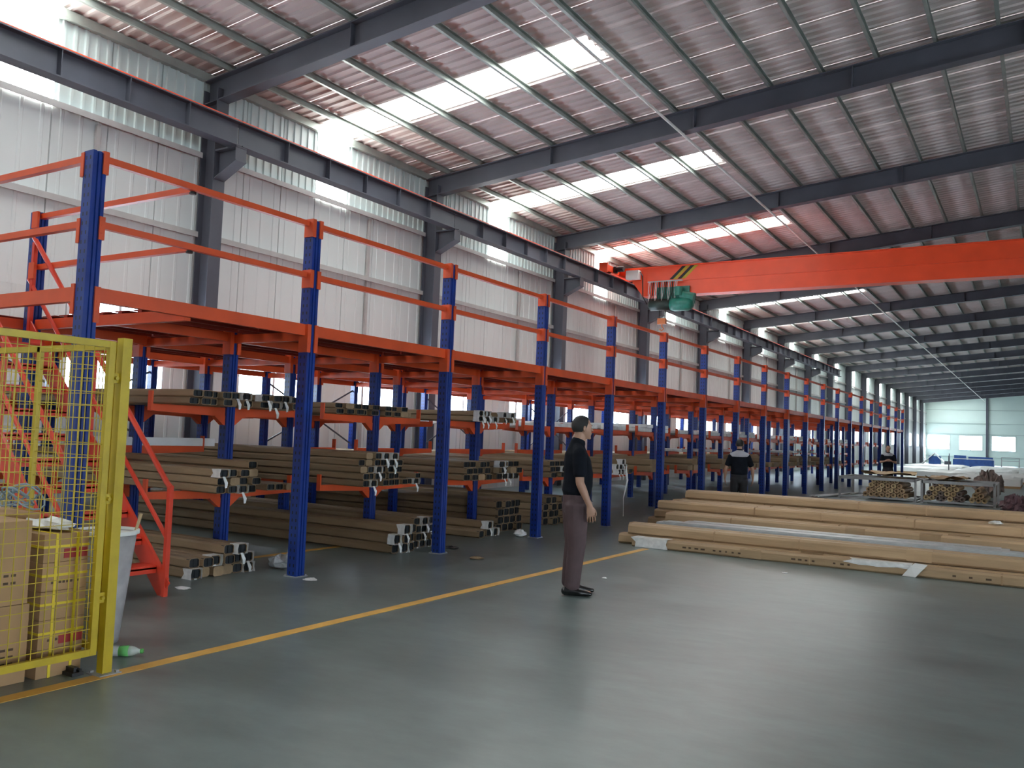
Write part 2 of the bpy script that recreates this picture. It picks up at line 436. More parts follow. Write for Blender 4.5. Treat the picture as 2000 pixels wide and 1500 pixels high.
# portal frames
def ipoly(w, h, tf=0.02, tw=0.014, z0=0.0):
    a, b = w/2, tw/2
    return [(-a, z0), (a, z0), (a, z0+tf), (b, z0+tf), (b, z0+h-tf), (a, z0+h-tf), (a, z0+h), (-a, z0+h), (-a, z0+h-tf), (-b, z0+h-tf), (-b, z0+tf), (-a, z0+tf)]
XC = -12.75
def colpoly():
    x0, x1 = XW+0.06, XC
    return [(x0, -0.13), (x0+0.02, -0.13), (x0+0.02, -0.01), (x1-0.02, -0.01), (x1-0.02, -0.13), (x1, -0.13), (x1, 0.13), (x1-0.02, 0.13), (x1-0.02, 0.01), (x0+0.02, 0.01), (x0+0.02, 0.13), (x0, 0.13)]
me_col = MB().prism(colpoly(), 'z', 0, 7.6).mesh('column', STEEL)
me_raf = MB().prism(ipoly(0.24, 0.45, z0=zr(XW)-0.615), 'x', XW+0.06, XRIDGE, SL)
for x in (-9.6, -6.2, -3.1, -0.3):
    me_raf.box(x-0.008, x+0.008, -0.11, 0.11, zr(x)-0.6, zr(x)-0.18)
me_raf = me_raf.mesh('rafter', STEEL)
me_rafr = MB().prism(ipoly(0.24, 0.45, z0=zr(XRIDGE)-0.615), 'x', XRIDGE, XR-0.05, -SL).mesh('rafter', STEEL)
cb = MB()
top = [(XC, 6.44), (-12.20, 6.44), (-12.20, 6.20), (XC, 5.93)]
cb.prism([(XC, 6.42), (-12.20, 6.42), (-12.20, 6.20), (XC, 5.93)], 'y', -0.012, 0.012)
cb.prism([(XC, 6.42), (-12.18, 6.42), (-12.18, 6.45), (XC, 6.45)], 'y', -0.12, 0.12)
cb.prism([(XC, 5.91), (-12.18, 6.18), (-12.18, 6.20), (XC, 5.93)], 'y', -0.12, 0.12)
cb.box(-12.21, -12.19, -0.12, 0.12, 6.19, 6.43)
me_cor = cb.mesh('corbel', STEEL)
fw = 'first|second|third|fourth|fifth|sixth|seventh|eighth|ninth|tenth|eleventh|twelfth|thirteenth|fourteenth|fifteenth|sixteenth|seventeenth'.split('|')
for k in range(-3, KB):
    r = empty('steel_frame', (XC, fy(k), 0), kind='structure')
    lab = 'dark grey steel portal frame with column and sloping rafter, ' + (fw[k]+' from the viewer' if k >= 0 else 'left of the nearest bay')
    r['label'] = lab; r['group'] = 'portal frames'
    put('column', me_col, r, (0, fy(k), 0)); put('rafter', me_raf, r, (0, fy(k), 0)); put('rafter', me_rafr, r, (0, fy(k), 0))
    if fy(k) < 63: put('corbel', me_cor, r, (0, fy(k), 0))

# crane runway along the left columns
XB = -12.3
rw = empty('crane_runway', (XB, fy(-3), 6.45), kind='structure', label='dark runway beam with orange rail along the left columns')
mr = MB().prism(ipoly(0.26, 0.44, z0=6.45), 'y', 0.01, BAY-0.01)
for i in range(1, 6): mr.box(-0.12, 0.12, i*BAY/6-0.006, i*BAY/6+0.006, 6.47, 6.87)
mr = mr.mesh('runway_beam', STEEL)
rl = MB().box(-0.035, 0.035, 0, BAY, 6.89, 6.95).mesh('crane_rail', CRANE)
for k in range(-3, 8):
    put('runway_beam', mr, rw, (XB, fy(k), 0)); put('crane_rail', rl, rw, (XB, fy(k), 0))
mp_ = MB().tube([(-6.45, fy(-1), zr(-6.45)-0.66), (-6.45, YB-0.4, zr(-6.45)-0.66)], 0.028, 8)
for k in range(0, KB): mp_.box(-6.46, -6.44, fy(k)-0.02, fy(k)+0.02, zr(-6.45)-0.66, zr(-6.45)-0.60)
one('ceiling_conduit', mp_, WHITEP, None, (-6.45, 10, zr(-6.45)-0.66), label='long thin white conduit running below the rafters', cat='conduit')

# ------------------------------------------------------------------ storage mezzanine with cantilever arms
RX = [-6.42, -7.57, -9.16, -11.0, -12.3]
NP, PY0, PS = 20, 3.92, 2.4
def py(i): return PY0 + PS*i
DZ = 2.54
mez = empty('storage_mezzanine', (RX[0], PY0, 0), label='long blue and orange steel mezzanine platform over storage racks along the left wall', cat='mezzanine')

def upoly(w=0.058, d=0.062):
    # ribbed upright section, seen from above: x is the aisle direction
    return [(-d, -w), (d, -w), (d, -w+0.03), (d-0.012, -w+0.036), (d-0.012, -0.014), (d, -0.010), (d, 0.010), (d-0.012, 0.014), (d-0.012, w-0.036), (d, w-0.03), (d, w), (-d, w)]
me_tall = MB().prism(upoly(), 'z', 0, 3.62).mesh('post', POSTM)
me_post = MB().prism(upoly(0.055, 0.055), 'z', 0, 2.50).mesh('post', POSTM)
me_foot = MB().box(-0.085, 0.085, -0.085, 0.085, 0, 0.008).box(-0.075, -0.05, -0.078, -0.06, 0.008, 0.02).box(0.05, 0.075, 0.06, 0.078, 0.008, 0.02).mesh('foot_plate', GREYM)
plm = MB().box(-0.05, 0.072, -0.024, 0.024, -0.155, 0.03)
for z in (-0.11, -0.05): plm.box(0.072, 0.074, -0.008, 0.008, z, z+0.014)
plm = plm.mesh('connector_plate', ORANGE)
plb = MB().box(-0.052, 0.073, -0.024, 0.024, -0.24, 0.045)
for z in (-0.16, -0.08): plb.box(0.073, 0.075, -0.008, 0.008, z, z+0.014)
plb = plb.mesh('connector_plate', ORANGE)
posts = {}
for r, x in enumerate(RX):
    for i in range(NP):
        if i == 0 and r == 1: continue
        p = put('post', me_tall if r == 0 else me_post, mez, (x, py(i), 0)); posts[r, i] = p
        if i < 12 and r < 3: put('foot_plate', me_foot, p, (x, py(i), 0))
        if r == 0:
            for s in (-1, 1):
                if (i == 0 and s < 0) or (i == NP-1 and s > 0): continue
                for z in (3.60, 3.075):
                    put('connector_plate', plm, p, (x, py(i)+s*0.050, z))
# deck beams along the platform
bl = PS-0.125
me_beam = MB().prism([(-0.025, 2.43), (0.035, 2.43), (0.035, 2.545), (-0.025, 2.545)], 'y', 0, bl).mesh('deck_beam', ORANGE)
me_beam2 = MB().prism([(-0.03, 2.40), (0.03, 2.40), (0.03, 2.495), (-0.03, 2.495)], 'y', 0, bl).mesh('deck_beam', ORANGE)
for r, x in enumerate(RX):
    for i in range(NP-1):
        if r == 1 and i == 0:
            b = one('deck_beam', MB().box(x-0.03, x+0.03, 4.92, py(1)-0.0625, 2.40, 2.495), ORANGE, mez, (x, 4.92, 2.4)); put('connector_plate', plb, b, (x, py(1)-0.05, 2.50)); continue
        b = put('deck_beam', me_beam if r == 0 else me_beam2, mez, (x, py(i)+0.0625, 0))
        if i < 10 and r < 4:
            for y in (py(i)+0.050, py(i+1)-0.050):
                put('connector_plate', plb, b, (x, y, 2.50))
# cross beams between the rows
for i in range(NP):
    for r in range(4):
        if i == 0 and r in (0, 1):
            if r == 0:
                b = one('cross_beam', MB().box(RX[2]+0.06, RX[0]-0.065, py(0)-0.025, py(0)+0.035, 2.43, 2.545), ORANGE, mez, (RX[2], py(0), 2.43))
                one('connector_plate', MB().box(RX[0]-0.105, RX[0]-0.06, py(0)-0.068, py(0)+0.05, 2.32, 2.56), ORANGE, b, (RX[0]-0.08, py(0), 2.4))
            continue
        one('cross_beam', MB().box(RX[r+1]+0.056, RX[r]-0.063, py(i)-0.025, py(i)+0.025, 2.385, 2.475), ORANGE, mez, (RX[r], py(i), 2.4))
XO = -9.0          # stair opening reaches to here
one('cross_beam', MB().box(XO, RX[0]-0.03, 4.86, 4.92, 2.40, 2.50), ORANGE, mez, (XO, 4.89, 2.4))
one('cross_beam', MB().box(XO-0.03, XO+0.03, py(0)+0.05, py(1)-0.06, 2.40, 2.50), ORANGE, mez, (XO, py(0), 2.4))
# deck planks: folded steel channels with gaps between them
def plank(L): return MB().box(-0.118, 0.118, 0, L, 2.535, 2.541).box(-0.03, 0.03, 0, L, 2.50, 2.535)
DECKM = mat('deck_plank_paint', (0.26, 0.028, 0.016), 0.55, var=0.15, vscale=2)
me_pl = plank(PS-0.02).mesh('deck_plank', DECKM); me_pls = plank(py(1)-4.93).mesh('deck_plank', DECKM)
far = MB()
for i in range(NP-1):
    n = 20
    for j in range(n):
        x = RX[0]-0.17-j*0.3
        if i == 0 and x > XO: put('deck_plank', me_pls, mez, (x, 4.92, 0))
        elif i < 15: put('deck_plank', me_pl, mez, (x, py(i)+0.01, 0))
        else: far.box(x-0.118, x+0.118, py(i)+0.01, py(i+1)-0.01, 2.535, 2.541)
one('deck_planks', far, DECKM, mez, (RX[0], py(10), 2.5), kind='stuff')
# guard rails
me_rail = MB().box(-0.022, 0.03, 0, PS-0.17, -0.027, 0.027).mesh('guard_rail', ORANGE)
for i in range(NP-1):
    for z in (3.58, 3.05): put('guard_rail', me_rail, mez, (RX[0], py(i)+0.085, z))
for z in (3.575, 3.045):
    a = RX[0]-0.062
    g = one('guard_rail', MB().box(XO-0.15, a, py(0)-0.03, py(0)+0.022, z-0.027, z+0.027), ORANGE, mez, (a, py(0), z))
    one('connector_plate', MB().box(a-0.03, a+0.012, py(0)-0.066, py(0)+0.05, z-0.16, z+0.035), ORANGE, g, (a, py(0), z))
    g = one('guard_rail', MB().box(-8.9, RX[0]-0.022, 4.84, 4.89, z-0.027, z+0.027), ORANGE, mez, (-8.9, 4.86, z))
    one('connector_plate', MB().box(-8.90, -8.80, 4.79, 4.815, z-0.13, z+0.04), ORANGE, g, (-8.9, 4.8, z))
    one('bolt', MB().tube([(RX[0]-0.03, 4.865, z-0.045), (RX[0]-0.03, 4.865, z-0.02)], 0.03, 6), BLACK, g, (RX[0], 4.865, z))
gp = put('post', me_tall, mez, (-8.9, 4.87, 0)); put('foot_plate', me_foot, gp, (-8.9, 4.87, 0))
put('post', me_tall, mez, (XO-0.15, py(0), 0))
one('toe_board', MB().box(-12.4, XO-0.2, py(0)-0.02, py(0)+0.02, 2.54, 2.64), ORANGE, mez, (-12.4, py(0), 2.54))
# cantilever arms
def armmesh():
    m = MB()
    m.prism([(0.055, -0.10), (0.95, -0.07), (0.95, 0.0), (0.055, 0.0)], 'x', -0.028, 0.028)
    m.prism([(0.05, -0.19), (0.075, -0.19), (0.19, -0.10), (0.19, -0.09), (0.05, -0.09)], 'x', -0.034, 0.034)
    m.prism([(0.945, -0.07), (0.965, -0.07), (0.965, 0.13), (0.945, 0.13)], 'x', -0.03, 0.03)
    return m.mesh('rack_arm', ORANGE)
me_arm = armmesh()
LV = {1: (1.68, 0.80), 2: (1.68, 1.21, 0.80), 3: (1.68, 0.80)}
for r in (1, 2, 3):
    for i in range(NP):
        if (r, i) not in posts: continue
        for z in LV[r]:
            for s in (0, math.pi):
                if (i == 0 and s) or (z == 1.21 and i == 2 and s): continue
                put('rack_arm', me_arm, mez, (RX[r], py(i), z), rot=(0, 0, s))
# thin diagonal bracing at the back row
br = None
for i in (1, 3, 5, 7):
    for a, b in ((1.2, 2.3), (2.3, 1.2)):
        one('brace', MB().bar((RX[4], py(i)+0.05, a), (RX[4], py(i+1)-0.05, b), 0.012, 0.03), STEEL, mez, (RX[4], py(i), 1.2))


# ------------------------------------------------------------------ stairs in the first bay
st = empty('steel_stair', (-6.45, 4.4, 0), label='steep red steel stair with handrails rising to the mezzanine behind the yellow fence', cat='stairs')
A, B = Vector((-6.45, 0, 0.02)), Vector((-8.93, 0, 2.44))
dr = (B-A)
for y in (3.99, 4.82):
    m = MB(); o = Vector((0, y, 0))
    m.bar(A+o+Vector((0,0,0.03)), B+o, 0.012, 0.19); m.bar(A+o+Vector((0, 0.02, -0.05)), B+o+Vector((0, 0.02, -0.09)), 0.045, 0.012); m.bar(A+o+Vector((0, 0.02, 0.12)), B+o+Vector((0, 0.02, 0.09)), 0.045, 0.012)
    one('stringer', m, REDOR, st, (-6.45, y, 0))
    h = one('handrail', MB().tube([(-6.44, y, 0.93), (-6.50, y, 0.97), (-8.93, y, 3.40), (-8.96, y, 3.40)], 0.024, 8), REDOR, st, (-6.45, y, 0.9))
    one('mid_rail', MB().tube([(-6.46, y, 0.50), (-8.93, y, 2.92)], 0.020, 8), REDOR, st, (-6.45, y, 0.5))
    for t in (0.0, 0.5, 0.97):
        p = A+dr*t
        one('baluster', MB().box(p.x-0.02, p.x+0.02, y-0.02, y+0.02, p.z-0.02, p.z+0.93), REDOR, st, (p.x, y, p.z))
for i in range(1, 11):
    p = A+dr*(i/11)
    one('tread', MB().box(p.x-0.11, p.x+0.11, 4.0, 4.81, p.z-0.015, p.z+0.015).box(p.x+0.10, p.x+0.11, 4.0, 4.81, p.z-0.05, p.z), REDOR, st, (p.x, 4.4, p.z))

# ------------------------------------------------------------------ overhead crane
cr = empty('overhead_crane', (-12.3, 26.4, 6.95), label='orange overhead travelling crane girder with green hoist and hazard stripes', cat='crane')
YC0, YC1 = 26.2, 26.6
g = MB().prism([(-12.25, 6.98), (-11.9, 6.98), (-11.35, 6.26), (13.0, 6.26), (13.0, 7.20), (-12.25, 7.20)], 'y', YC0, YC1)
g.box(-12.25, 13.0, YC0-0.04, YC1+0.04, 7.18, 7.215); g.box(-11.35, 13.0, YC0-0.05, YC1+0.05, 6.24, 6.27); g.box(-11.2, 13.0, YC0-0.025, YC0, 6.70, 6.74)
gi = one('girder', g, CRANE, cr, (-12.25, 26.4, 6.26))
et = one('end_truck', MB().box(-12.42, -12.18, 25.15, 27.7, 6.99, 7.2).box(-12.45, -12.15, 25.12, 25.2, 6.93, 7.25), CRANE, cr, (-12.3, 26.4, 6.95))
for y in (25.5, 27.35):
    one('wheel', MB().tube([(-12.38, y, 7.05), (-12.22, y, 7.05)], 0.10, 16), BLACK, et, (-12.3, y, 7.05))
one('drive_motor', MB().tube([(-12.15, 25.75, 7.12), (-11.85, 25.75, 7.12)], 0.09, 12).box(-12.2, -12.1, 25.65, 25.85, 7.0, 7.2), BLACK, et, (-12.0, 25.75, 7.1))
for i, xs in enumerate((-10.42, -10.14)):
    for c, dx in ((BLACK, 0.0), (YELLOWP, 0.13)):
        a = xs+dx
        one('hazard_stripe', MB().prism([(a, 6.76), (a+0.13, 6.76), (a+0.56, 7.17), (a+0.43, 7.17)], 'y', YC0-0.006, YC0-0.002), c, gi, (a, YC0, 6.76))
bx = one('control_box', MB().box(-11.85, -11.4, 25.92, 26.15, 6.80, 7.09).box(-11.83, -11.42, 25.905, 25.92, 6.82, 7.07), WHITEP, cr, (-11.6, 26.0, 6.8))
one('cable', MB().tube([(-11.4, 26.05, 7.05), (-11.28, 26.0, 6.9), (-11.25, 26.0, 6.2), (-11.1, 26.0, 5.95)], 0.018, 6), BLACK, bx, (-11.4, 26.05, 7.0))
one('cable_track', MB().box(-11.1, -9.9, 26.02, 26.05, 6.66, 6.70), GREYM, cr, (-11.1, 26.03, 6.68))
for i in range(13):
    x = -11.05+i*0.075
    one('festoon_loop', MB().tube([(x, 26.03, 6.66), (x-0.01, 26.0, 6.3), (x+0.02, 25.95, 6.02+0.03*math.sin(i*2)), (x+0.055, 26.0, 6.3), (x+0.06, 26.03, 6.66)], 0.012, 5), BLACK if i % 3 else FILM, cr, (x, 26.03, 6.6))
ho = empty('hoist', (-10.0, 26.4, 6.2)); ho.parent = cr; ho.location = Vector((-10.0, 26.4, 6.2)) - wloc(cr)
one('hoist_drum', MB().tube([(-11.05, 26.1, 5.92), (-11.0, 26.1, 5.92), (-10.3, 26.1, 5.92)], [0.14, 0.19, 0.19], 18), mat('hoist_dark', (0.02, 0.04, 0.035), 0.45), ho, (-10.6, 26.1, 5.9), True)
one('hoist_motor', MB().tube([(-10.3, 26.1, 5.92), (-10.2, 26.1, 5.92), (-9.75, 26.1, 5.92), (-9.62, 26.1, 5.92), (-9.55, 26.1, 5.92)], [0.20, 0.23, 0.23, 0.20, 0.10], 18), GREEN, ho, (-10, 26.1, 5.9), True)
one('trolley_motor', MB().tube([(-10.0, 25.95, 6.45), (-10.0, 25.95, 6.16)], 0.13, 14).tube([(-9.95, 26.05, 6.2), (-9.5, 26.05, 6.1)], 0.14, 14).box(-10.3, -9.8, 26.0, 26.2, 6.1, 6.3), GREEN, ho, (-10, 26, 6.3), False)
one('trolley_plate', MB().box(-10.8, -9.7, 26.12, 26.16, 6.0, 6.5).box(-10.8, -9.7, 26.64, 26.68, 6.0, 6.5), GREEN, ho, (-10, 26.1, 6.0))
one('wire_rope', MB().tube([(-10.7, 26.1, 5.8), (-10.7, 26.1, 5.45)], 0.012, 5).tube([(-10.5, 26.1, 5.8), (-10.5, 26.1, 5.45)], 0.012, 5), BLACK, ho, (-10.6, 26.1, 5.5))
one('hook_block', MB().box(-10.74, -10.46, 26.04, 26.16, 5.28, 5.47).tube([(-10.6, 26.1, 5.28), (-10.6, 26.1, 5.2), (-10.53, 26.1, 5.13), (-10.6, 26.1, 5.07), (-10.67, 26.1, 5.12)], 0.022, 7), mat('hook_orange', (0.55, 0.16, 0.05), 0.4), ho, (-10.6, 26.1, 5.3))

# ------------------------------------------------------------------ floor markings
one('floor_line', MB().box(-4.74, -4.64, -1.0, 11.2, 0.0005, 0.003), LINEY, None, (-4.69, 5, 0.001), label='long yellow painted line on the floor beside the racks', cat='floor line')
one('floor_line', MB().box(-7.70, -7.60, 4.4, 14.0, 0.0005, 0.003), LINEY, None, (-7.65, 8, 0.001), label='yellow painted floor line under the mezzanine between the posts', cat='floor line')

# ------------------------------------------------------------------ yellow mesh fence
fe = empty('mesh_fence', (-4.74, 3.16, 0), label='yellow wire mesh safety fence with post at the left edge', cat='fence')
p = one('fence_post', MB().box(-4.770, -4.710, 3.130, 3.190, 0.008, 1.995), YELLOWP, fe, (-4.74, 3.16, 0))
one('base_plate', MB().box(-4.81, -4.67, 3.09, 3.23, 0, 0.008).box(-4.80, -4.78, 3.10, 3.12, 0.008, 0.02).box(-4.70, -4.68, 3.20, 3.22, 0.008, 0.02), GREYM, p, (-4.74, 3.16, 0))
for z in (0.42, 1.0, 1.72):
    one('clip', MB().box(-4.765, -4.735, 3.09, 3.13, z, z+0.06).tube([(-4.75, 3.11, z+0.03), (-4.715, 3.11, z+0.03)], 0.012, 6), YELLOWP, p, (-4.75, 3.11, z))
def fpanel(a, b, mids):
    # a, b: ground points of the panel ends
    a = Vector((*a, 0)); b = Vector((*b, 0)); d = (b-a).normalized(); L = (b-a).length
    z0, z1 = 0.12, 1.97
    def P(t, z): return a+d*t+Vector((0, 0, z))
    f = MB()
    for z in (z0+0.02, z1-0.02): f.bar(P(0, z), P(L, z), 0.03, 0.04)
    for t in (0.02, L-0.02): f.bar(P(t, z0+0.001), P(t, z1-0.001), 0.033, 0.04)
    for t in mids: f.bar(P(t, z0), P(t, z1), 0.03, 0.03)
    fo = one('panel_frame', f, YELLOWP, fe, tuple(a))
    m = MB()
    n = int(L/0.062)
    for i in range(1, n):
        t = L*i/n; m.bar(P(t, z0+0.02), P(t, z1-0.02), 0.0042, 0.0042)
    n = int((z1-z0)/0.075)
    for i in range(1, n):
        z = z0+(z1-z0)*i/n; m.bar(P(0.02, z), P(L-0.02, z), 0.0042, 0.0042)
    one('wire_mesh', m, YELLOWP, fo, tuple(a))
fpanel((-4.75, 3.10), (-4.75, 1.70), [])
fpanel((-4.80, 3.165), (-6.25, 3.165), [0.86])

# ------------------------------------------------------------------ wrapped profile bundles
def bundle_mesh(w, h, L, seed, m, rec=True, name='paper_wrap'):
    # long carton along -x; the front end at x = 0 is open with a lip when rec
    rr = random.Random(seed); n = 7; mb = MB(); vs = []
    for i in range(n+1):
        x = -L*i/n; j = 0.0 if i in (0,) else 0.0035
        a = w/2 - 0.003; c = 0.18*min(w, h)
        pts = [(-a, c), (-a+c, 0.002), (a-c, 0.002), (a, c), (a, h-0.003-c), (a-c, h-0.003), (-a+c, h-0.003), (-a, h-0.003-c)]
        for y, z in pts: vs.append((x+rr.uniform(-j, j), y+rr.uniform(-j, j), max(0.001, z+rr.uniform(-j, j))))
    fs = []
    for i in range(n):
        for k in range(8):
            q = (k+1) % 8; fs.append((i*8+k, (i+1)*8+k, (i+1)*8+q, i*8+q))
    fs.append(tuple(range(n*8, n*8+8))[::-1])
    if not rec: fs.append(tuple(range(8)))
    else:
        o = len(vs); t = 0.005
        for k in range(8):
            x, y, z = vs[k]; cy, cz = 0, h/2
            vs.append((0.0, cy+(y-cy)*(1-2*t/w), cz+(z-cz)*(1-2*t/h)))
        for k in range(8):
            x, y, z = vs[o+k]; vs.append((-0.05, y, z))
        for k in range(8):
            q = (k+1) % 8; fs.append((k, q, o+q, o+k)); fs.append((o+k, o+q, o+8+q, o+8+k))
    mb.add(vs, fs)
    me = mb.mesh(name, m)
    return me
def end_mesh(w, h):
    m = MB(); a, b = w/2-0.009, h-0.010
    m.box(-0.05, -0.02, -a, a, 0.009, b)
    m.box(-0.02, -0.008, -a, -a+0.004, 0.009, b).box(-0.02, -0.008, a-0.004, a, 0.009, b).box(-0.02, -0.008, -a, a, 0.009, 0.013).box(-0.02, -0.008, -a, a, b-0.004, b).box(-0.02, -0.01, -0.003, 0.003, 0.009, b)
    return m.mesh('profile_end', DARK)
def torn_mesh(w, h, seed):
    rr = random.Random(seed); m = MB(); pts = []; n = 12
    ring = [(-w/2, 0), (0, 0), (w/2, 0), (w/2, h/2), (w/2, h), (0, h), (-w/2, h), (-w/2, h/2)]
    for k, (y, z) in enumerate(ring):
        e = 1.0+rr.uniform(0.02, 0.10)
        pts.append((-0.10+rr.uniform(-0.03, 0.02), y*1.02, h/2+(z-h/2)*1.02)); pts.append((0.012+rr.uniform(0, 0.025), y*e, h/2+(z-h/2)*e))
    fs = [(2*k, 2*k+1, (2*k+3) % 16, (2*k+2) % 16) for k in range(8)]
    m.add(pts, fs)
    d = rr.uniform(-0.3, 0.3)*w                               # a strip that hangs down
    m.add([(0.015, d, 0.01), (0.015, d+0.03, 0.01), (0.045, d+0.045, -0.05), (0.04, d+0.01, -0.06), (0.03, d+0.05, -0.10), (0.028, d+0.025, -0.105)], [(0, 1, 2, 3), (3, 2, 4, 5)])
    me = m.mesh('torn_film', FILM); return me
ORD = ['nearest', 'second', 'third', 'fourth', 'fifth', 'sixth', 'seventh', 'eighth', 'ninth', 'tenth', 'eleventh', 'twelfth', 'thirteenth', 'fourteenth', 'fifteenth', 'sixteenth']
BC = {}
def bget(kind, w, h, L, m, seed=0, rec=True):
    k = (kind, w, h, L, m.name if m else '', seed, rec)
    if k not in BC:
        BC[k] = bundle_mesh(w, h, L, seed+1, m, rec) if kind == 'b' else end_mesh(w, h) if kind == 'e' else torn_mesh(w, h, seed+5)
    return BC[k]
NB = 0
KRAFTJ = mat('kraft_paper_joint', (0.36, 0.235, 0.125), 0.6, var=0.15, vscale=5, rnd=0.15)
def COLW(c, n): return 'leftmost' if c == 0 else 'rightmost' if c == n-1 else ['', 'second', 'third', 'fourth', 'fifth'][c]+' from left'
def LAYW(r, n): return 'only' if n == 1 else 'lowest' if r == 0 else 'top' if r == n-1 else ['', 'second', 'third', 'fourth'][r]
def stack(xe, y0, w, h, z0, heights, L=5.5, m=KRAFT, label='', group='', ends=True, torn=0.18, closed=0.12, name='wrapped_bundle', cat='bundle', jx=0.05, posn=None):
    global NB
    cw = None
    for c, nh in enumerate(heights):
        for r in range(nh):
            NB += 1
            x = xe + random.uniform(-jx, jx)
            y = y0+(c+0.5)*w+random.uniform(-0.003, 0.003); z = z0+r*h
            lab = label if not posn else posn % ((COLW if name != 'long_bundle' else lambda a, n: ['in front', 'behind it' if n == 2 else 'in the middle', 'at the rear'][a])(c, len(heights)), LAYW(r, nh))
            isclosed = random.random() < closed or not ends
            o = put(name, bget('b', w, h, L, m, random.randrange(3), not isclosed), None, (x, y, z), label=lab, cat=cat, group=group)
            if name == 'long_bundle':
                for q in range(4):
                    xx = x-L*(0.12+0.22*q+random.uniform(-0.07, 0.07)); ww = random.choice((0.012, 0.02, 0.28))
                    one('paper_joint', MB().box(xx-ww, xx, y-w/2-0.0015, y+w/2+0.0015, z+0.012, z+h-0.012).box(xx-ww, xx, y-w/2+0.022, y+w/2-0.022, z+h-0.012, z+h), random.choice((KRAFTJ, KRAFTB)), o, (xx, y, z))
                if heights == [1]:
                    for q in range(26):
                        if random.random() < 0.35: continue
                        xx = x-L+0.75+q*0.085+(0.6 if q > 9 else 0)+(0.9 if q > 18 else 0)
                        one('printed_mark', MB().box(xx, xx+random.uniform(0.02, 0.06), y-w/2-0.004, y-w/2-0.003, z+0.05, z+0.072), PRINT, o, (xx, y, z))
            if not isclosed:
                put('profile_end', bget('e', w, h, L, DARK), o, (x, y, z), label='dark metal profile end')
                if random.random() < torn: put('torn_film', bget('t', w, h, L, None, random.randrange(3)), o, (x, y, z), label='torn white film')
def rk(i, side, lev):
    lv = {'f': 'on the floor', 'm': 'on the middle rack arms', 't': 'on the upper rack arms'}[lev]
    s = 'left' if side < 0 else 'right'
    return ('brown wrapped profile bundle %s, %s of the %s inner rack post' % (lv, s, ORD[i-1]), 'bundles %s %s of inner post %s' % (lv, s, ORD[i-1]))
def rack(i, side, lev, xe, heights, w=0.125, h=0.09, off=None, **k):
    z0 = {'f': 0.0, 'm': 0.805, 't': 1.685}[lev]
    tot = w*len(heights)
    y0 = (py(i)-0.07-tot if side < 0 else py(i)+0.07) if off is None else off
    lab, grp = rk(i, side, lev)
    posn = 'brown bundle %s in %s layer of ' + {'f': 'floor', 'm': 'middle-shelf', 't': 'upper-shelf'}[lev] + ' stack ' + ('left' if side < 0 else 'right') + ' of ' + ORD[i-1] + ' inner post'
    stack(xe, y0, w, h, z0, heights, label=lab, group=grp, posn=posn, **k)
# first bay
rack(1, -1, 'f', -6.95, [2, 2, 2, 3, 3, 2], w=0.13, h=0.10, torn=0.55, closed=0.2, L=5.6)
rack(1, -1, 'm', -6.95, [3, 3, 3, 4], w=0.125, h=0.082, torn=0.3, closed=0.05)
rack(1, 1, 'm', -7.1, [1, 1, 1], w=0.12, h=0.075, off=6.50)
rack(1, -1, 't', -7.15, [2, 2, 2, 2, 2, 2], w=0.125, h=0.075, torn=0.3)
rack(1, 1, 't', -7.10, [2, 2, 2, 2, 1], w=0.13, h=0.075, torn=0.3, closed=0.25)
# second bay
rack(2, -1, 'f', -6.72, [2, 3, 3], w=0.14, h=0.115, torn=0.35, closed=0.0)
rack(2, 1, 'f', -6.85, [4, 4, 4], w=0.135, h=0.098, torn=0.5, closed=0.05)
rack(2, -1, 'm', -7.02, [4, 5, 5, 5, 5, 5], w=0.125, h=0.083, torn=0.2, closed=0.05)
rack(2, 1, 'm', -7.1, [1, 1, 2], w=0.12, h=0.075, torn=0.6)
rack(2, -1, 't', -7.45, [2, 2, 2, 2, 2], w=0.15, h=0.07, torn=0.0)
rack(2, 1, 't', -7.45, [2, 2, 2, 1], w=0.15, h=0.07, torn=0.0)
# third bay and on
rack(3, -1, 'f', -6.95, [1, 1, 2, 1, 1], w=0.14, h=0.11, torn=0.6, closed=0.1)
rack(3, 1, 'f', -7.15, [4, 4, 4, 4], w=0.18, h=0.12, torn=0.05)
rack(3, -1, 'm', -7.2, [3, 3, 3, 3], w=0.18, h=0.095, torn=0.05, closed=0.1)
rack(3, 1, 'm', -7.2, [3, 3, 3, 3], w=0.18, h=0.095, torn=0.2)
rack(3, -1, 't', -7.15, [2, 2, 2, 1], w=0.13, h=0.08, torn=0.9, closed=0)
rack(3, 1, 't', -7.10, [2, 2, 1], w=0.12, h=0.08, torn=0.5)
rack(4, -1, 'f', -7.15, [4, 4, 3, 4], w=0.19, h=0.12, torn=0.05)
rack(4, 1, 'f', -6.9, [1, 2, 2], w=0.19, h=0.12, torn=0.1)
rack(4, -1, 'm', -7.1, [3, 3, 3, 3], w=0.19, h=0.095, torn=0.1)
rack(4, 1, 'm', -7.2, [2, 3, 3], w=0.19, h=0.095, torn=0.2)
rack(5, -1, 'm', -7.1, [2, 3, 2], w=0.15, h=0.10, torn=1.0, closed=0)
rack(5, 1, 'm', -7.3, [1, 2, 1], w=0.19, h=0.095, torn=0.3)
for i in range(6, 15):
    for s in (-1, 1):
        if random.random() < 0.75:
            rack(i, s, 'm', -7.3, [random.choice((1, 2)) for _ in range(2)], w=0.36, h=0.14, ends=False)
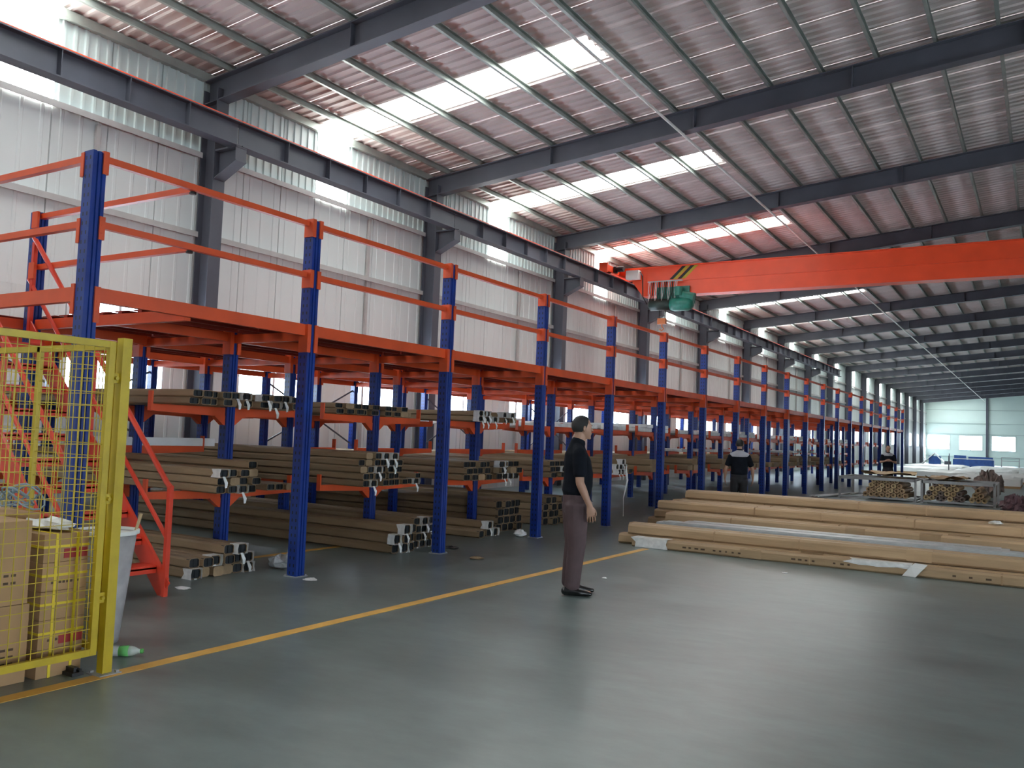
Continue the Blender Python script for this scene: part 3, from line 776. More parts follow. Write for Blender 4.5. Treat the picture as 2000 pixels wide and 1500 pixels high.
one('hanging_film', MB().add([(-7.02, 15.62, 0.98), (-7.02, 15.67, 0.98), (-6.97, 15.66, 0.7), (-6.98, 15.60, 0.7), (-7.02, 15.58, 0.35), (-7.01, 15.52, 0.36), (-6.98, 15.50, 0.005), (-6.97, 15.45, 0.006)], [(0, 1, 2, 3), (3, 2, 4, 5), (5, 4, 6, 7)]), FILM, None, (-7.0, 15.5, 0.0), label='long white film strip hanging from the middle shelf to the floor', cat='plastic film')
def flab(i, s): return 'white film-wrapped bundle on the upper rack arms, %s of the %s inner rack post' % ('left' if s < 0 else 'right', ORD[i-1])
for i in range(5, 16):
    for s in (-1, 1):
        if random.random() < 0.85:
            y0 = py(i)+(-0.85 if s < 0 else 0.09)
            stack(-7.55, y0, 0.38, 0.085, 1.685, [1, 1 if i % 3 else 2], m=FILM, label=flab(i, s), group='film-wrapped bundles %d%s' % (i, s), ends=False, posn='white film bundle %s, %s layer, upper shelf '+('left' if s < 0 else 'right')+' of '+ORD[i-1]+' inner post', name='film_bundle', L=4.4)
for i in range(8, 15):
    s = random.choice((-1, 1)); y0 = py(i)+(-0.85 if s < 0 else 0.09)
    stack(-8.4, y0, 0.38, 0.085, 1.215, [1, 1], m=FILM, label='white film-wrapped bundle on the low inner arms near the %s inner rack post' % ORD[i-1], group='low film bundles %d' % i, ends=False, posn='white film bundle %s, %s layer, low inner shelf at '+ORD[i-1]+' inner post', name='film_bundle', L=0.9)
# bare aluminium bars lying on the inner arms of the first bay
for k in range(3):
    one('aluminium_bar', MB().box(-9.19+k*0.022-0.009, -9.19+k*0.022+0.011, 5.45+0.02*k, 7.45, 1.212, 1.30).box(-9.185+k*0.022-0.009, -9.19+k*0.022+0.006, 5.45+0.02*k, 7.45, 1.30, 1.31), ALU, None, (-9.18+k*0.022, 6.2, 1.212), label=['left', 'middle', 'right'][k]+' bare silver aluminium bar on the inner arms of the first rack bay', cat='metal bar', group='aluminium bars in the first bay')

# ------------------------------------------------------------------ long bundles on the floor at the right
GR = 'long paper bundles on the open floor'
def fb(xe, y0, w, h, z0, heights, lab, **k):
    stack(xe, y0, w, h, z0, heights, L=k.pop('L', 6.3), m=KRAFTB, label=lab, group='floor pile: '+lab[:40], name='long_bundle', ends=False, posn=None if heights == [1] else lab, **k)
def fpos(xe, L): return xe+L
fb(1.35, 11.30, 0.19, 0.13, 0, [1], 'frontmost long brown paper bundle on the open floor with white film at its end', jx=0.0)
fb(1.10, 11.52, 0.21, 0.145, 0, [2, 2], 'long brown bundle %s in %s layer of low stack behind the frontmost one', jx=0.10)
fb(0.90, 13.75, 0.27, 0.15, 0, [2, 2], 'long brown bundle %s in %s layer of two-high floor stack behind silver packs', jx=0.06)
fb(0.55, 14.35, 0.29, 0.15, 0, [3, 3, 3], 'long brown bundle %s in %s layer of three-high open floor stack', jx=0.25)
fb(0.60, 15.28, 0.29, 0.15, 0, [4, 4], 'long brown bundle %s in %s layer of tallest open floor stack', jx=0.15)
for k in range(2):
    one('silver_pack', MB().box(-5.2+0.3*k, 0.2-0.6*k, 12.80+0.34*k, 13.12+0.34*k, 0.001, 0.225).box(-5.1+0.3*k, 0.1-0.6*k, 12.83+0.34*k, 13.09+0.34*k, 0.225, 0.238), mat('pale_film', (0.50, 0.52, 0.53), 0.35, var=0.12, vscale=6, bump=0.3, bscale=12), None, (-5.2, 13+0.32*k, 0), label=['front', 'rear'][k]+' silver film-wrapped profile pack between the brown floor stacks', cat='profile pack', group='silver packs on the floor')
# white film around the front bundle and torn paper
def band(x0, x1, y0, y1, z1, m, name, lab, cat, seed=0, low=0.0):
    rr = random.Random(seed); mb = MB(); vs = []; n = 6
    for i in range(n+1):
        x = x0+(x1-x0)*i/n+(rr.uniform(-0.05, 0.05) if i in (0, n) else 0); j = lambda: rr.uniform(0.002, 0.010)
        q = (lambda: rr.uniform(-0.06, 0.06) if i in (0, n) else 0.0); vs += [(x+q(), y0-j(), z1*low+rr.uniform(0.002, 0.02 if low else 0.003)), (x+q(), y0-j(), z1*(0.55+0.4*low)), (x+q(), y0-j(), z1+j()), (x+q(), y1, z1+j())]
    fs = [(4*i+k, 4*i+4+k, 4*i+5+k, 4*i+1+k) for i in range(n) for k in range(3)]
    mb.add(vs, fs)
    return one(name, mb, m, None, (x0, y0, 0), label=lab, cat=cat)
band(-4.88, -4.42, 11.30, 11.49, 0.128, FILM, 'film_wrap', 'white plastic film wrapped round the left end of the frontmost floor bundle', 'plastic film', 3)
band(-2.05, -1.40, 11.30, 11.49, 0.130, FILM, 'film_wrap', 'torn white film around the middle of the frontmost floor bundle', 'plastic film', 8, 0.55)
def crumple(r, h, seed, n=9, m=6):
    rr = random.Random(seed); mb = MB(); mb.ell((0, 0, h/2), (r, r*0.8, h/2), n, m)
    mb.v = [(x*rr.uniform(0.65, 1.25), y*rr.uniform(0.65, 1.25), max(0.002, z*rr.uniform(0.6, 1.25))) for x, y, z in mb.v]
    return mb
one('paper_flap', MB().add([(-1.45, 11.27, 0.002), (-1.30, 11.25, 0.003), (-1.22, 11.28, 0.10), (-1.36, 11.29, 0.12), (-1.18, 11.33, 0.15), (-1.32, 11.36, 0.155)], [(0, 1, 2, 3), (3, 2, 4, 5)]).add([(-1.45, 11.265, 0.004), (-1.30, 11.245, 0.005), (-1.22, 11.275, 0.102), (-1.36, 11.285, 0.122), (-1.18, 11.33, 0.153), (-1.32, 11.36, 0.158)], [(3, 2, 1, 0), (5, 4, 2, 3)]), WHITEP, None, (-1.3, 11.27, 0), label='white strip of torn wrapping hanging from the frontmost floor bundle', cat='paper scrap')
for s, (x, y, r, h, m, nm, lab, cat) in enumerate([
    (-6.88, 6.55, 0.16, 0.15, CLEAR, 'plastic_bag', 'crumpled clear plastic bag at the foot of the second blue post', 'plastic bag'),
    (-6.62, 11.02, 0.10, 0.10, FILM, 'plastic_bag', 'small crumpled white bag beside the fourth blue post', 'plastic bag'),
    (-6.62, 5.14, 0.08, 0.02, FILM, 'film_scrap', 'white film scrap on the floor right of the stair foot', 'scrap'),
    (-5.80, 8.66, 0.09, 0.03, KRAFT, 'paper_scrap', 'brown paper scrap on the floor past the third blue post', 'scrap'),
    (-4.02, 8.48, 0.03, 0.015, FILM, 'film_scrap', 'tiny white scrap on the open floor right of the standing man', 'scrap'),
    (-2.6, 10.4, 0.04, 0.012, FILM, 'film_scrap', 'white scrap on the open floor in front of the long bundles', 'scrap'),
    (-6.15, 6.25, 0.08, 0.02, FILM, 'film_scrap', 'pale scrap in front of the second blue post', 'scrap'),
    (-6.55, 9.2, 0.10, 0.03, BLACK, 'rubber_scrap', 'dark strip lying right of the third blue post', 'scrap'),
    (-0.25, 14.1, 0.0, 0.0, FILM, '', '', '')]):
    if not nm: continue
    one(nm, crumple(r, h, s+20), m, None, (0, 0, 0), label=lab, cat=cat).location = (x, y, 0)
o = one('film_scrap', crumple(0.10, 0.05, 77), WHITEP, None, (0, 0, 0), label='white film scrap lying on top of the long bundles at the right', cat='scrap'); o.location = (-0.62, 14.62, 0.452)

# ------------------------------------------------------------------ boxes, bin and bottle behind the yellow fence
def carton(x0, x1, y0, y1, z0, z1, lab, straps=True, red=False, prints=0, grp=None):
    o = one('cardboard_box', MB().box(x0, x1, y0, y1, z0+0.001, z1-0.002), CARD, None, (x1, y0, z0), label=lab, cat='box', group=grp)
    if straps:
        for y in (y0+(y1-y0)*0.28, y0+(y1-y0)*0.75):
            one('strap', MB().box(x0-0.003, x1+0.004, y-0.008, y+0.008, z0, z1+0.002), STRAP, o, (x1, y, z0))
        z = z0+(z1-z0)*0.55
        one('strap', MB().box(x0-0.003, x1+0.005, y0-0.004, y1+0.004, z-0.007, z+0.007), STRAP, o, (x1, y0, z))
    if red: one('printed_band', MB().box(x1, x1+0.0025, y0+(y1-y0)*0.45, y1-0.005, z0+0.02, z0+0.075), REDPR, o, (x1, y0, z0))
    for i in range(prints):
        z = z0+(z1-z0)*(0.25+0.09*i)
        rr = random.Random(i+int(y0*100))
        n = 9
        for k in range(n):
            if rr.random() < 0.25: continue
            ya = y0+(y1-y0)*(0.12+0.76*k/n)
            one('printed_mark', MB().box(x1, x1+0.0015, ya, ya+(y1-y0)*0.055, z, z+0.014), PRINT, o, (x1, ya, z))
    return o
for i in range(5):
    carton(-5.38, -4.90, 2.84, 3.11, 0.165*i, 0.165*(i+1), ['lowest', 'second lowest', 'middle', 'second highest', 'topmost'][i]+' strapped cardboard box in the stack behind the mesh fence', red=i in (1, 4), prints=1 if i % 2 else 0)
carton(-5.40, -4.92, 2.28, 2.79, 0, 0.44, 'lower large printed cardboard box at the left edge behind the fence', straps=False, prints=3)
carton(-5.38, -4.93, 2.29, 2.78, 0.44, 0.91, 'upper large cardboard box at the left edge behind the fence', straps=False, prints=2)
o = one('plastic_sheet', crumple(0.20, 0.07, 5, 12, 6), FILM, None, (0, 0, 0), label='white plastic sheet on top of the strapped boxes', cat='plastic sheet'); o.location = (-5.12, 2.99, 0.827); o.scale = (1.0, 0.62, 1)
wr = MB()
for k in range(6):
    rr = random.Random(k); c = (-5.6+0.04*k, 3.0+rr.uniform(-0.04, 0.04)); r = rr.uniform(0.09, 0.15)
    wr.tube([(c[0]+r*math.cos(t/12*6.283), c[1]+0.12*math.sin(t/12*6.283)*0.6, 1.0+r*0.5*math.sin(t/12*6.283+k)) for t in range(13)], 0.006, 5)
o = one('wire_coil', wr, mat('bluegrey_wire', (0.22, 0.30, 0.36), 0.4), None, (-5.55, 3.0, 0.9), label='tangled coil of blue-grey wire above the boxes behind the fence', cat='wire coil')
carton(-5.85, -5.42, 2.75, 3.1, 0, 0.90, 'plain cardboard box behind the strapped stack holding a wire coil', straps=False)
bn = empty('tapered_bin', (-5.43, 3.57, 0), label='grey tapered plastic bin standing behind the yellow fence post', cat='bin')
one('bin_body', MB().lathe([(0.115, 0), (0.12, 0.01), (0.195, 0.74), (0.185, 0.74), (0.108, 0.03)], (-5.43, 3.57, 0), 26), BINP, bn, (-5.43, 3.57, 0), True)
one('bin_rim', MB().lathe([(0.195, 0.725), (0.212, 0.73), (0.212, 0.755), (0.19, 0.755), (0.19, 0.73)], (-5.43, 3.57, 0), 26), WHITEP, bn, (-5.43, 3.57, 0.73))
one('broom_stick', MB().tube([(-5.47, 3.62, 0.03), (-5.33, 3.76, 0.86)], 0.011, 8), mat('wood_stick', (0.45, 0.32, 0.18), 0.6, var=0.2), None, (-5.4, 3.66, 0.03), label='thin wooden stick leaning in the grey bin', cat='stick')
bt = local(empty('plastic_bottle', (-4.99, 3.46, 0.033), label='clear plastic bottle with green label lying on the floor by the fence post', cat='bottle'))
bt.rotation_euler = (0, math.radians(90), math.radians(40))
put('bottle_body', MB().lathe([(0.028, -0.10), (0.033, -0.09), (0.033, 0.04), (0.030, 0.055), (0.014, 0.09), (0.013, 0.10)], n=18).mesh('bottle_body', PETM, True), bt)
put('label_sleeve', MB().lathe([(0.0335, -0.03), (0.034, -0.03), (0.034, 0.03), (0.0335, 0.03)], n=18).mesh('label_sleeve', PGREEN, True), bt)
put('cap', MB().lathe([(0.015, 0.098), (0.0155, 0.10), (0.0155, 0.115), (0.012, 0.117)], n=14).mesh('cap', PGREEN, True), bt)
one('black_clamp', MB().box(-4.93, -4.80, 3.00, 3.07, 0.0, 0.02).box(-4.91, -4.82, 3.02, 3.05, 0.02, 0.045).tube([(-4.93, 3.03, 0.03), (-4.80, 3.05, 0.03)], 0.012, 6), BLACK, None, (-4.87, 3.03, 0), label='small black clamp on the floor at the fence post foot', cat='clamp')

# ------------------------------------------------------------------ grey frames with rolls, far things
def stillage(x0, x1, y0, y1, lab):
    r = empty('steel_stillage', (x0, y0, 0), label=lab, cat='stillage', group='grey steel stillages')
    t = 0.06; h = 0.66
    for x in (x0, x1):
        for y in (y0, y1): one('leg', MB().box(x-t/2, x+t/2, y-t/2, y+t/2, 0, h), GREYM, r, (x, y, 0))
    for y in (y0, y1):
        one('top_rail', MB().box(x0, x1, y-t/2, y+t/2, h-0.085, h), GREYM, r, (x0, y, h)); one('bottom_rail', MB().box(x0, x1, y-t/2, y+t/2, 0.04, 0.09), GREYM, r, (x0, y, 0.05))
    for x in (x0, x1):
        one('top_rail', MB().box(x-t/2, x+t/2, y0, y1, h-0.05, h), GREYM, r, (x, y0, h)); one('bottom_rail', MB().box(x-t/2, x+t/2, y0, y1, 0.04, 0.09), GREYM, r, (x, y0, 0.05))
    for k in range(3):
        x = x0+(x1-x0)*(k+1)/4; one('slat', MB().box(x-0.04, x+0.04, y0, y1, 0.05, 0.08), GREYM, r, (x, y0, 0.05))
stillage(-5.25, -3.18, 27.3, 29.4, 'grey tubular steel stillage, left one of two behind the floor pile')
stillage(-3.0, -1.18, 27.2, 29.3, 'grey tubular steel stillage, right one of two behind the floor pile')
ROLLM = [mat('roll_brown', (0.40, 0.27, 0.15), 0.6, var=0.25, vscale=8), mat('roll_tan', (0.55, 0.40, 0.22), 0.6, var=0.2, vscale=8), mat('roll_dark', (0.20, 0.15, 0.13), 0.6, var=0.3, vscale=8)]
def rollmesh(r, L, m):
    # rolled paper: ring with a dark hollow at the front
    n = 14; mb = MB(); vs = []
    for y, q in ((0, r), (0, r*0.45), (0.12, r*0.42), (L, r)):
        for k in range(n):
            t = 2*math.pi*k/n; vs.append((q*math.cos(t), y, q*math.sin(t)))
    fs = []
    for a, b in ((1, 0), (2, 1), (0, 3)):
        for k in range(n):
            j = (k+1) % n; fs.append((a*n+k, a*n+j, b*n+j, b*n+k))
    fs.append(tuple(2*n+k for k in range(n))[::-1]); fs.append(tuple(3*n+k for k in range(n)))
    return mb.add(vs, fs).mesh('paper_roll', m)
RM = [rollmesh(0.075, 1.9, m) for m in ROLLM]
for s, (xa, n, rows, lab) in enumerate([(-4.55, 8, 4, 'brown paper roll heaped in the left grey stillage'), (-2.92, 7, 4, 'brown paper roll in the dark heap of the right grey stillage'), (-1.75, 3, 3, 'brown paper roll at the right end of the right grey stillage')]):
    for r in range(rows):
        for c in range(n-r):
            x = xa+0.155*(c+r*0.5)+random.uniform(-0.004, 0.004)
            if s == 0 and -3.26 < x: continue
            put('paper_roll', random.choice(RM[1:] if s == 1 else RM[:2]), None, (x, 27.38+random.uniform(-0.03, 0.12), 0.158+0.136*r), rot=(0, random.uniform(0, 6), 0), label='brown roll %s in %s layer, %s' % (['leftmost', 'second', 'third', 'fourth', 'fifth', 'sixth', 'seventh', 'eighth'][c]+('' if c == 0 else ' from left'), ['lowest', 'second', 'third', 'fourth'][r], ['left stillage heap', 'dark heap in right stillage', 'right end of right stillage'][s]), cat='paper roll', group=lab)
def sheet(x0, y0, x1, y1, z, seed, m, name, lab, cat):
    rr = random.Random(seed); mb = MB(); n = 7; vs = []
    for t in (0.0, 0.02):
        for i in range(n):
            for j in range(n):
                vs.append((x0+(x1-x0)*i/(n-1)+rr.uniform(-0.03, 0.03), y0+(y1-y0)*j/(n-1)+rr.uniform(-0.03, 0.03), z+t+0.05*rr.random()+0.05*math.sin(i*1.3+seed)*math.cos(j*0.9)))
    fs = []
    for o in (0, n*n):
        for i in range(n-1):
            for j in range(n-1): fs.append((o+i*n+j, o+i*n+j+1, o+(i+1)*n+j+1, o+(i+1)*n+j))
    mb.add(vs, fs); return one(name, mb, m, None, (x0, y0, z), label=lab, cat=cat)
sheet(-4.7, 27.6, -3.35, 29.3, 0.74, 1, ROLLM[1], 'paper_sheet', 'crumpled brown paper sheet lying on the rolls of the left stillage', 'paper sheet')
sheet(-2.95, 27.5, -1.9, 29.3, 0.70, 2, ROLLM[0], 'paper_sheet', 'crumpled brown paper sheet lying on the rolls of the right stillage', 'paper sheet')
for k, (x, y, r, h, sd) in enumerate([(-1.62, 33.0, 0.42, 0.80, 3), (-0.62, 25.3, 0.34, 0.42, 4)]):
    o = one('offcut_heap', crumple(r, h, sd, 26, 14), [ROLLM[2], PLUM][k], None, (0, 0, 0), label=['dark brown heap of offcuts behind the right stillage', 'low plum heap of offcuts at the right edge'][k], cat='offcut heap'); o.location = (x, y, 0)
for k in range(3):
    one('leaning_board', MB().prism([(0, 0), (0.9, 0.62), (0.9, 0.65), (0, 0.03)], 'y', 0, 2.2), CARD, None, (0, 0, 0), label=['front', 'middle', 'rear'][k]+' brown board leaning beside the right stillage', cat='board', group='leaning boards').location = (-0.95+0.10*k, 25.6+0.15*k, 0.002)
for k in range(3):
    a = Vector((-5.9+0.1*k, 26.4+0.05*k, 0.04)); b = Vector((-4.7, 31.0+0.2*k, 0.06))
    one('white_pipe', MB().tube([a, b], 0.028, 8), WHITEP, None, tuple(a), label='thin white pipe on the floor left of the grey stillages, %s of three' % ['left', 'middle', 'right'][k], cat='pipe', group='white pipes')
def slab(x0, x1, y0, y1, h, lab):  # low white shape standing in for the brightly lit floor far off
    r = empty('lit_floor_slab', (x0, y0, 0), label=lab, cat='slab', group='white lit-floor slabs')
    for k in range(3):
        y = y0+(y1-y0)*k/2.2; one('runner', MB().box(x0, x1, y, y+0.1, 0, 0.1), CARD, r, (x0, y, 0))
    mb = crumple(1, 1, int(x0*7+y0), 16, 8)
    mb = MB(); n = 10; rr = random.Random(int(y0*3+x0)); vs = []
    for i in range(n):
        for j in range(n):
            e = 0.85 if i in (0, n-1) or j in (0, n-1) else 1
            vs.append((x0+(x1-x0)*i/(n-1), y0+(y1-y0)*j/(n-1), 0.1 if e < 1 and False else h*e+rr.uniform(-0.03, 0.03)))
    m2 = len(vs); vs2 = [(a, b, 0.1) for a, b, c in vs]
    fs = [(i*n+j, (i+1)*n+j, (i+1)*n+j+1, i*n+j+1) for i in range(n-1) for j in range(n-1)]
    ring = [i*n for i in range(n)] + [(n-1)*n+j for j in range(1, n)] + [i*n+n-1 for i in range(n-2, -1, -1)] + [j for j in range(n-2, 0, -1)]
    for a, b in zip(ring, ring[1:]+ring[:1]): fs.append((a, m2+a, m2+b, b))
    mb.add(vs+vs2, fs); one('lit_floor_top', mb, mat('lit_floor_white', (0.85, 0.86, 0.84), 0.4, var=0.05, vscale=2), r, (x0, y0, 0.1))
for k, (a, b, c, d, h) in enumerate([(-3.6, -0.9, 43, 47, 0.45), (-6.0, -3.2, 52, 57, 0.42), (-2.9, -0.6, 50, 56, 0.42), (-8.4, -5.2, 62, 68, 0.4), (-4.9, -1.5, 60, 67, 0.42), (-9.4, -5.4, 74, 82, 0.4), (-5.0, -1.2, 72, 81, 0.4)]):
    slab(a, b, c, d, h, 'low white pallet load far down the hall, ' + ['nearest right one', 'second row left one', 'second row right one', 'third row left one', 'third row right one', 'farthest left one', 'farthest right one'][k])
one('marker_pole', MB().tube([(-4.81, 56.5, 0), (-4.81, 56.5, 1.26)], 0.03, 8).box(-5.0, -4.62, 56.3, 56.7, 0, 0.02), STEEL, None, (-4.81, 56.5, 0), label='thin dark pole standing among the far white slabs', cat='pole')
ma = empty('blue_machine', (-6.3, 100, 0), label='long blue machine standing before the far end wall', cat='machine')
one('machine_bed', MB().box(-8.1, -4.4, 99.5, 100.8, 0.0, 0.75).box(-7.9, -4.6, 99.45, 99.5, 0.1, 0.6), BLUEM, ma, (-6.3, 100, 0))
one('machine_top', MB().box(-8.0, -6.9, 99.6, 100.7, 0.75, 1.15).box(-6.7, -4.5, 99.7, 100.6, 0.75, 1.05), BLUEM, ma, (-6.3, 100, 0.75))
one('machine_rail', MB().box(-8.0, -4.5, 99.55, 99.6, 0.78, 0.86), WHITEP, ma, (-6.3, 99.6, 0.8))
one('control_stand', MB().box(-8.9, -8.3, 99.7, 100.2, 0, 0.5).box(-8.5, -8.42, 99.9, 100, 0.5, 1.3), STEEL, ma, (-8.6, 99.9, 0))
tn = empty('covered_crate', (-10.6, 108, 0), label='blue crate under a white sloping cover near the far left corner', cat='crate')
one('crate_body', MB().box(-11.2, -10.0, 107.6, 108.6, 0, 0.95), BLUEM, tn, (-10.6, 108, 0))
one('cover', MB().prism([(-12.0, 0.02), (-11.85, 0.02), (-10.6, 1.22), (-9.5, 0.02), (-9.35, 0.02), (-10.6, 1.36)], 'y', 107.4, 108.8), WHITEP, tn, (-10.6, 108, 0))
tr = empty('steel_trestle', (-3.0, 104, 0), label='thin grey trestle frame right of the blue machine', cat='trestle')
for x in (-3.9, -2.3): one('leg', MB().box(x-0.04, x+0.04, 103.9, 104, 0, 1.1), GREYM, tr, (x, 104, 0))
for z in (0.7, 1.06): one('rail', MB().box(-3.9, -2.3, 103.92, 103.98, z, z+0.06), GREYM, tr, (-3.0, 104, z))

# ------------------------------------------------------------------ people
SKIN = mat('skin', (0.42, 0.24, 0.165), 0.5, var=0.06, vscale=8)
HAIR = mat('black_hair', (0.012, 0.011, 0.011), 0.6, bump=0.25, bscale=260)
LIPS = mat('lips', (0.33, 0.13, 0.11), 0.45)
NAVY = mat('black_polo_cloth', (0.006, 0.008, 0.013), 0.85, spec=0.15, var=0.2, vscale=10, bump=0.35, bscale=9)
TROUS = mat('plum_trouser_cloth', (0.085, 0.052, 0.056), 0.75, var=0.12, vscale=9, bump=0.4, bscale=9)
BTROUS = mat('black_trouser_cloth', (0.012, 0.012, 0.015), 0.8, bump=0.3, bscale=9)
GREYC = mat('grey_shoulder_cloth', (0.38, 0.38, 0.42), 0.8, var=0.1, vscale=9)
SHOE = mat('black_leather', (0.010, 0.010, 0.011), 0.22)
EYEW = mat('eye_white', (0.7, 0.68, 0.65), 0.3)

def limb(mb, pts, n=14, up=(0, 1, 0)):
    # pts: (x, y, z, rside, rfront); rings across the path, rounded ends
    P = [Vector(p[:3]) for p in pts]; R = [(p[3], p[4] if len(p) > 4 else p[3]) for p in pts]
    d0 = (P[1]-P[0]).normalized(); d1 = (P[-1]-P[-2]).normalized()
    e0 = min(R[0]); e1 = min(R[-1])
    P = [P[0]-d0*e0*0.75, P[0]-d0*e0*0.42] + P + [P[-1]+d1*e1*0.42, P[-1]+d1*e1*0.75]
    R = [(R[0][0]*0.35, R[0][1]*0.35), (R[0][0]*0.8, R[0][1]*0.8)] + R + [(R[-1][0]*0.8, R[-1][1]*0.8), (R[-1][0]*0.35, R[-1][1]*0.35)]
    vs = []; N = len(P)
    for i in range(N):
        d = (P[min(i+1, N-1)]-P[max(i-1, 0)]).normalized()
        f = Vector(up); f = f-d*f.dot(d)
        if f.length < 1e-3: f = d.orthogonal()
        f.normalize(); s = f.cross(d)
        for k in range(n):
            t = 2*math.pi*k/n; vs.append(P[i]+s*(R[i][0]*math.cos(t))+f*(R[i][1]*math.sin(t)))
    fs = []
    for i in range(N-1):
        for k in range(n):
            j = (k+1) % n; fs.append((i*n+k, i*n+j, (i+1)*n+j, (i+1)*n+k))
    fs += [tuple(range(n-1, -1, -1)), tuple(range((N-1)*n, N*n))]
    mb.add(vs, fs)

def fuse(mb, name, m, vox, smooth=4):
    me = mb.mesh(name, m); o = bpy.data.objects.new('tmp', me); COL.objects.link(o)
    r = o.modifiers.new('r', 'REMESH'); r.mode = 'VOXEL'; r.voxel_size = vox
    s = o.modifiers.new('s', 'SMOOTH'); s.factor = 0.5; s.iterations = smooth
    dg = bpy.context.evaluated_depsgraph_get(); dg.update()
    out = bpy.data.meshes.new_from_object(o.evaluated_get(dg)); out.name = name
    bpy.data.objects.remove(o)
    if not out.materials: out.materials.append(m)
    else: out.materials[0] = m
    out.polygons.foreach_set('use_smooth', [True]*len(out.polygons)); out.update()
    return out

def head(mb, c, fwd, ears=True):
    # c: centre of the skull at eye level, fwd: unit vector the face points to
    f = Vector(fwd); f.z = 0; f.normalize(); s = Vector((f.y, -f.x, 0)); c = Vector(c)
    rot = Matrix(((s.x, f.x, 0), (s.y, f.y, 0), (0, 0, 1)))
    def W(x, y, z): return c + s*x + f*y + Vector((0, 0, z))
    mb.ell(W(0, -0.012, 0.022), (0.074, 0.094, 0.090), 18, 12, rot)            # skull
    rings = []
    for z, y0, y1, hw in ((0.035, -0.06, 0.083, 0.068), (0.0, -0.06, 0.084, 0.068), (-0.03, -0.055, 0.086, 0.064), (-0.06, -0.045, 0.087, 0.055), (-0.085, -0.02, 0.084, 0.044), (-0.108, 0.015, 0.079, 0.028)):
        rings.append((z, (y0+y1)/2, (y1-y0)/2, hw))
    n = 16; vs = []
    for z, cy, ry, hw in rings:
        for k in range(n):
            t = 2*math.pi*k/n; cx, sx = math.cos(t), math.sin(t)
            vs.append(W(hw*math.copysign(abs(cx)**0.85, cx), cy+ry*math.copysign(abs(sx)**0.85, sx), z))
    fs = [(i*n+k, i*n+(k+1) % n, (i+1)*n+(k+1) % n, (i+1)*n+k) for i in range(len(rings)-1) for k in range(n)]
    fs += [tuple(range(n-1, -1, -1)), tuple(range((len(rings)-1)*n, len(rings)*n))]
    mb.add(vs, fs)
    limb(mb, [tuple(W(0, 0.082, 0.012))+(0.008, 0.008), tuple(W(0, 0.096, -0.012))+(0.010, 0.009), tuple(W(0, 0.104, -0.028))+(0.015, 0.010)], 10, tuple(f))   # nose
    limb(mb, [tuple(W(-0.020, 0.084, -0.056))+(0.006, 0.006), tuple(W(0, 0.091, -0.055))+(0.008, 0.007), tuple(W(0.020, 0.084, -0.056))+(0.006, 0.006)], 8)   # lips
    limb(mb, [tuple(W(-0.045, 0.072, 0.022))+(0.008, 0.007), tuple(W(0, 0.086, 0.020))+(0.008, 0.006), tuple(W(0.045, 0.072, 0.022))+(0.008, 0.007)], 8)    # brow
    mb.ell(W(0, 0.075, -0.098), (0.022, 0.014, 0.016), 10, 6, rot)                                                          # chin
    for e in (-1, 1):
        mb.ell(W(e*0.076, -0.008, -0.012), (0.009, 0.019, 0.032), 10, 8, rot @ Matrix.Rotation(e*0.35, 3, 'Z'))
        mb.ell(W(e*0.070, -0.004, -0.02), (0.012, 0.012, 0.02), 8, 6, rot)
    return W, rot

def hand(mb, wr, d, fr, side):
    # wr: wrist point, d: direction the hand points, fr: towards the thumb side, side: palm normal away from the body
    wr = Vector(wr); d = Vector(d).normalized(); fr = (Vector(fr)-d*Vector(fr).dot(d)).normalized(); pn = Vector(side); pn = (pn-d*pn.dot(d)-fr*pn.dot(fr)).normalized()
    def H(a, b, c): return tuple(wr + d*a + fr*b - pn*c)          # c > 0 curls to the palm
    limb(mb, [H(-0.03, 0, 0)+(0.022, 0.026), H(0.02, 0, 0)+(0.017, 0.033), H(0.06, 0, 0.002)+(0.015, 0.040), H(0.088, 0, 0.006)+(0.012, 0.039)], 12, tuple(fr))
    for k, (b, L) in enumerate(((0.034, 0.072), (0.0115, 0.080), (-0.0110, 0.075), (-0.0325, 0.060))):
        limb(mb, [H(0.080, b*0.92, 0.006)+(0.0088,), H(0.085+L*0.42, b*1.08, 0.012)+(0.0080,), H(0.085+L*0.74, b*1.10, 0.026)+(0.0074,), H(0.085+L*0.92, b*1.08, 0.042)+(0.0066,)], 8, tuple(fr))
    limb(mb, [H(0.018, 0.022, 0.006)+(0.014,), H(0.048, 0.046, 0.014)+(0.0115,), H(0.074, 0.052, 0.022)+(0.0098,), H(0.096, 0.050, 0.028)+(0.0082,)], 8, tuple(fr))

